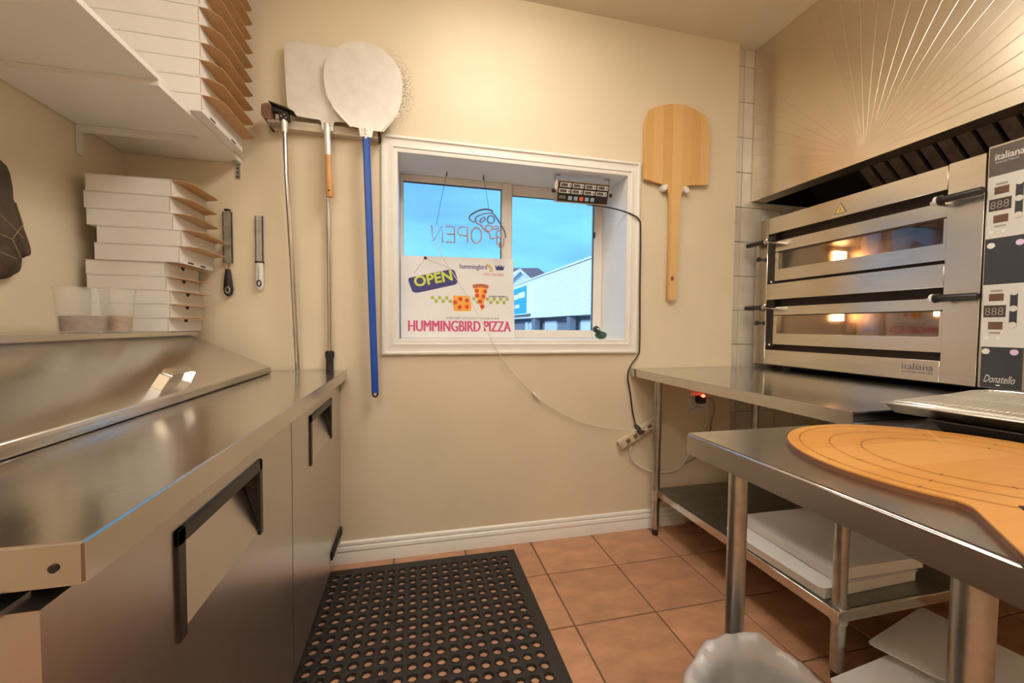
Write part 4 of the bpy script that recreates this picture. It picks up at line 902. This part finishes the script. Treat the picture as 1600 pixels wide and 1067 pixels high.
# ================================================================== OVEN
OX = 1.961
ov = thing('pizza_oven', 'stainless two-deck electric pizza oven on the oven table', 'pizza oven', (2.3, 1.5, .92))
yF, yN = 2.018, .42                                           # far side, near side
MB().box((2.02, yN, 1.72), (2.66, yF-.002, 1.775)).build('top_casing', 'steel_oven', ov)
MB().box((2.60, yN, .955), (2.66, yF-.002, 1.72)).build('back_casing', 'steel_oven', ov)
MB().box((2.02, yF-.045, .955), (2.60, yF-.002, 1.72)).build('side_casing', 'steel_oven', ov)
MB().box((2.02, yN, .955), (2.60, 1.10, 1.72)).build('control_casing', 'steel_oven', ov)
MB().box((2.02, 1.10, .955), (2.60, yF-.045, .985)).box((2.02, 1.10, 1.335), (2.60, yF-.045, 1.365)).build('deck_casing', 'oven_dark', ov)
MB().box((OX, 1.937, .946), (2.022, yF, 1.772)).build('far_post', 'steel_oven', ov, bevel=.0015, seg=1)
MB().box((OX, 1.028, .946), (2.022, 1.133, 1.775)).build('near_post', 'steel_oven', ov, bevel=.0015, seg=1)
for nm, a, b in (('top_rail', 1.682, 1.772), ('middle_rail', 1.312, 1.402), ('bottom_rail', .946, 1.030)):
    rl = MB().box((OX+.001, 1.134, a), (2.022, 1.936, b)).build(nm, 'steel_oven', ov, bevel=.0015, seg=1)
    if nm == 'top_rail':
        MB().add([(OX+.0002, 1.567, 1.697), (OX+.0002, 1.503, 1.697), (OX+.0002, 1.535, 1.752)], [(0, 1, 2)]).build('warning_triangle', 'ink_grey', ov, parent=rl)
        MB().add([(OX-.0004, 1.558, 1.701), (OX-.0004, 1.512, 1.701), (OX-.0004, 1.535, 1.744)], [(0, 1, 2)]).build('warning_fill', 'warn_yellow', ov, parent=rl)
        q = MB(); q.add([(OX-.0009, 1.5375, 1.727), (OX-.0009, 1.5325, 1.727), (OX-.0009, 1.5325, 1.706), (OX-.0009, 1.5375, 1.706)], [(0, 1, 2, 3)]); q.build('warning_mark', 'ink_grey', ov, parent=rl)
    if nm == 'bottom_rail':
        q = MB(); text(q, 'italiana', (OX-.0003, 1.258, .988), (0, -1, 0), (0, 0, 1), .026, .105); text(q, 'FOODTECH', (OX-.0003, 1.256, .974), (0, -1, 0), (0, 0, 1), .008, .10); q.build('maker_lettering', 'ink_grey', ov, parent=rl)
def deck(zb, zt_, zg0, zg1, hz):
    # chamber behind the door
    ch = MB().box((2.03, 1.10, zb-.045), (2.60, 1.972, zb-.03)).box((2.03, 1.10, zt_+.01), (2.60, 1.972, zt_+.02)).box((2.585, 1.10, zb-.045), (2.60, 1.972, zt_+.02)).box((2.03, 1.958, zb-.045), (2.60, 1.972, zt_+.02)).box((2.03, 1.10, zb-.045), (2.60, 1.112, zt_+.02)).build('chamber', 'chamber', ov)
    MB().box((2.06, 1.13, zb-.029), (2.58, 1.95, zb-.004)).build('stone_floor', 'firebrick', ov, parent=ch)
    lz = zg0+.108
    MB().box((2.46, 1.945, lz-.030), (2.545, 1.957, lz+.030)).build('oven_lamp', 'oven_lamp', ov, parent=ch)
    if zb < 1.2: MB().box((2.572, 1.46, lz-.01), (2.584, 1.52, lz+.045)).build('oven_lamp', 'oven_lamp', ov, parent=ch)
    dx0 = OX+.020
    D = MB().box((dx0, 1.140, zg1), (dx0+.03, 1.905, zt_)).box((dx0, 1.140, zb), (dx0+.03, 1.905, zg0)).box((dx0, 1.140, zg0), (dx0+.03, 1.152, zg1)).box((dx0, 1.883, zg0), (dx0+.03, 1.905, zg1)).build('door', 'steel_oven', ov)
    MB().box((dx0+.008, 1.150, zg0-.006), (dx0+.013, 1.885, zg1+.006)).build('door_glass', 'oven_glass', ov, parent=D)
    fr = MB().box((dx0-.002, 1.140, zg1-.001), (dx0+.002, 1.905, zg1+.004)).build('glass_trim', 'dark_metal', ov, parent=D)
    # handle arms with outward grips
    for s, yc, ye in ((-1, 1.131, 1.006), (1, 1.905, 2.034)):
        hx = 1.912
        MB().tube([(dx0+.02, yc+(.02 if s < 0 else -.015), hz-.004), (hx, yc+(.02 if s < 0 else -.015), hz-.004)], .007, 10).build('handle_arm', 'steel', ov, parent=D)
        MB().tube([(hx, yc-s*.012, hz), (hx, yc-s*.009, hz), (hx, yc-s*.001, hz), (hx, yc+s*.001, hz)], [.012, .0165, .0165, .0135], 16).build('handle_collar', 'white_plastic' if s < 0 else 'steel', ov, parent=D)
        MB().tube([(hx, yc+s*.002, hz), (hx, yc+s*.012, hz), (hx, yc+s*.013, hz), (hx, ye-s*.004, hz), (hx, ye, hz)], [.0172, .0172, .0132, .0132, .010], 16).build('handle_grip', 'black_plastic', ov, parent=D)
    MB().tube([(OX, 1.968, hz-.087), (OX-.022, 1.968, hz-.087), (OX-.024, 1.968, hz-.087), (OX-.034, 1.968, hz-.087), (OX-.036, 1.968, hz-.087)], [.006, .007, .0135, .0135, .008], 14).build('vent_knob', 'black_plastic', ov)
    MB().box((OX+.021, 1.906, zb-.02), (OX+.055, 1.936, zt_+.04)).build('hinge_cover', 'dark_metal', ov)
    MB().ell((OX+.015, 1.921, zb-.004), (.006, .007, .007), 10, 6).build('hinge_pin', 'chrome', ov)
    # lining of the slot above and below the door
    MB().box((OX+.045, 1.135, zt_), (2.03, 1.936, zt_+.048)).build('slot_lining', 'oven_dark', ov)
    MB().box((OX+.045, 1.135, zb-.04), (2.03, 1.936, zb)).build('slot_lining', 'oven_dark', ov)
deck(1.418, 1.640, 1.482, 1.578, 1.634); deck(1.062, 1.272, 1.122, 1.222, 1.268)
for x in (2.05, 2.55):
    for y in (1.86, .5):
        MB().tube([(x, y, .955), (x, y, .9205)], .022, 14).build('foot', 'black_plastic', ov)
MB().box((2.03, .46, .935), (2.6, 1.90, .956)).build('base_plate', 'oven_dark', ov)
# control panel
PXX = OX-.006
cp = MB().box((PXX+.002, .600, .946), (2.022, 1.022, 1.790)).build('control_panel', 'steel_oven', ov, bevel=.0015, seg=1)
def pq(nm, y0, y1, z0, z1, mt, l=.0, par=cp, bev=0):
    return MB().box((PXX-.001-l, min(y0, y1), z0), (PXX+.0025, max(y0, y1), z1)).build(nm, mt, ov, parent=par)
pq('logo_field', 1.017, .88, 1.682, 1.782, 'panel_brown'); pq('upper_field', 1.017, .88, 1.468, 1.682, 'panel_white')
pq('upper_dark_field', 1.017, .88, 1.308, 1.468, 'panel_dark'); pq('lower_field', 1.017, .88, 1.092, 1.308, 'panel_white'); pq('lower_dark_field', 1.013, .913, .949, 1.092, 'panel_dark')
pq('blank_field', .879, .62, .949, 1.782, 'panel_white')
for zo in (0, -.367):
    pq('top_display', 1.000, .964, 1.618+zo, 1.643+zo, 'display_brown', .001); pq('main_display', 1.012, .957, 1.562+zo, 1.603+zo, 'display_dark', .001); pq('bottom_display', .999, .963, 1.520+zo, 1.546+zo, 'display_brown', .001)
    q = MB(); text(q, '888', (PXX-.0026, 1.008, 1.569+zo), (0, -1, 0), (0, 0, 1), .026, .046, bold=-.01); q.build('digits', 'segment', ov, parent=cp)
    pq('label_bar', .997, .968, 1.649+zo, 1.656+zo, 'segment', .0006); pq('label_bar', .996, .968, 1.505+zo, 1.511+zo, 'segment', .0006)
    pq('switch_field', .948, .930, 1.535+zo, 1.645+zo, 'panel_dark', .001)
    for zz in (1.535, 1.59, 1.645): MB().tube([(PXX, .939, zz+zo), (PXX-.003, .939, zz+zo)], .010, 16).build('push_button', 'panel_white', ov, parent=cp)
    for yy in (1.002, .972): MB().tube([(PXX, yy, 1.490+zo), (PXX-.002, yy, 1.490+zo)], .006, 12).build('touch_mark', 'white_plastic', ov, parent=cp)
    for yy, mm in ((1.001, 'white_plastic'), (.931, 'sign_pink')): MB().tube([(PXX, yy, 1.443+zo), (PXX-.004, yy, 1.443+zo)], .010, 16).build('indicator', mm, ov, parent=cp)
q = MB(); text(q, 'italiana', (PXX-.0016, 1.002, 1.735), (0, -1, 0), (0, 0, 1), .024, .07, fat=.0006); text(q, 'FOODTECH', (PXX-.0016, 1.0, 1.724), (0, -1, 0), (0, 0, 1), .006, .055); q.build('panel_lettering', 'panel_white', ov, parent=cp)
q = MB(); text(q, 'Donatello', (PXX-.0016, 1.004, .968), (0, -1, 0), (0, 0, 1), .026, .078, shear=.45); q.add([(PXX-.0016, .972, .958), (PXX-.0016, .962, .958), (PXX-.0016, .962, .962), (PXX-.0016, .972, .962)], [(0, 1, 2, 3)]); q.build('model_lettering', 'panel_white', ov, parent=cp)

# ================================================================== HOOD
HX = 1.98; HZ = 1.913
hd_ = thing('extractor_hood', 'stainless extractor hood with sunburst pattern above the oven', 'hood', (2.3, 1.2, HZ))
yA, yB = 2.086, .10
fp = MB().box((HX, yB, HZ), (HX+.012, yA, CEIL-.002)).build('front_panel', 'steel_hood', hd_)
MB().box((HX+.012, yB, HZ), (HX+.095, yA, HZ+.004)).build('bottom_flange', 'steel_hood', hd_)
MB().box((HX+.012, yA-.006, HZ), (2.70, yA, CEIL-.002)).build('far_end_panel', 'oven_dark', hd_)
MB().box((HX+.012, yB, HZ), (2.70, yB+.006, CEIL-.002)).build('near_end_panel', 'steel_hood', hd_)
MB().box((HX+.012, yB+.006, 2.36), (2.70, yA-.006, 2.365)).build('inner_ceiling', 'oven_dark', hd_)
cy_, cz0 = 1.45, HZ+.02
import itertools
a_ = math.radians(3); k = 0
while a_ < math.radians(178):
    dy, dz = math.cos(a_), math.sin(a_)            # +dy = away from the camera
    t = min((yA-.004-cy_)/dy if dy > 1e-3 else (yB+.004-cy_)/dy if dy < -1e-3 else 9, (CEIL-.004-cz0)/dz)
    s0 = .06
    wv = .0034; n_ = Vector((0, -dz, dy))
    A_, B_ = Vector((HX, cy_+dy*s0, cz0+dz*s0)), Vector((HX, cy_+dy*t, cz0+dz*t))
    if B_.z > HZ+.005:
        w0, w1 = n_*.0012, n_*wv; o_ = Vector((-.0006, 0, 0)); o0 = Vector((-.0003, 0, 0))
        MB().add([A_-w0, A_+w0, B_+w1, B_-w1, A_+o0, B_+o_], [(0, 4, 5, 3), (1, 2, 5, 4), (0, 1, 4), (3, 5, 2)]).build('sunburst_ridge', 'steel_hood', hd_, parent=fp, smooth=0)
    a_ += math.radians(6.4)
# baffle filters: slats sloping up from front to back
for k in range(28):
    y0 = 1.70-k*.066
    if y0 < .2: break
    A_ = (2.10, HZ+.24); B_ = (2.50, HZ-.10)
    MB().prism([(A_[0], A_[1]), (B_[0], B_[1]), (B_[0]+.012, B_[1]+.012), (A_[0]+.012, A_[1]+.012)], 'y', y0-.048, y0).build('baffle_slat', 'filter_metal', hd_, smooth=0)
MB().prism([(2.135, HZ+.26), (2.535, HZ-.08), (2.545, HZ-.07), (2.145, HZ+.27)], 'y', .2, 2.02).build('filter_backing', 'oven_dark', hd_)


# ================================================================== FLOOR MAT
mx0, mx1, my0, my1, mz = -.425, .493, .55, 1.982, .013
mt = MB(); bw = .042; nx = 18; px = (mx1-mx0-bw-.006)/nx; ny = int((my1-my0-2*bw)/(px*.93)); py = (my1-my0-2*bw)/ny; K = 12
mt.box((mx1-bw, my0, .0008), (mx1, my1, mz*.75)).box((mx0, my1-bw, .0008), (mx1-bw, my1, mz*.75)).box((mx0, my0, .0008), (mx1-bw, my0+bw, mz*.75)).box((mx0, my0+bw, .0008), (mx0+.006, my1-bw, mz*.75))
for j in range(ny):
    for i in range(nx):
        cx_ = mx0+.006+px*(i+.5); cy2 = my0+bw+py*(j+.5); sh_ = (px*.0)
        vs = []; ri = px*.345; ro = px*.43
        for q_ in range(K):
            a = 2*math.pi*(q_+.5)/K; c_, s_ = math.cos(a), math.sin(a); m_ = max(abs(c_), abs(s_))
            vs += [(cx_+c_/m_*px/2, cy2+s_/m_*py/2, mz-.003), (cx_+ro*c_, cy2+ro*s_, mz-.003), (cx_+(ri+.002)*c_, cy2+(ri+.002)*s_, mz), (cx_+ri*c_, cy2+ri*s_, mz-.001), (cx_+ri*.86*c_, cy2+ri*.86*s_, .0008)]
        mt.add(vs, [(5*q_+r_, 5*((q_+1) % K)+r_, 5*((q_+1) % K)+r_+1, 5*q_+r_+1) for q_ in range(K) for r_ in range(4)])
mo = mt.build('rubber_mat', 'rubber', loc=((mx0+mx1)/2, (my0+my1)/2, 0), smooth=30)
tag(mo, 'black rubber anti-fatigue mat with round holes on the tiled floor', 'mat')
for o in bpy.data.objects:
    if 'o' in o.keys(): del o['o']
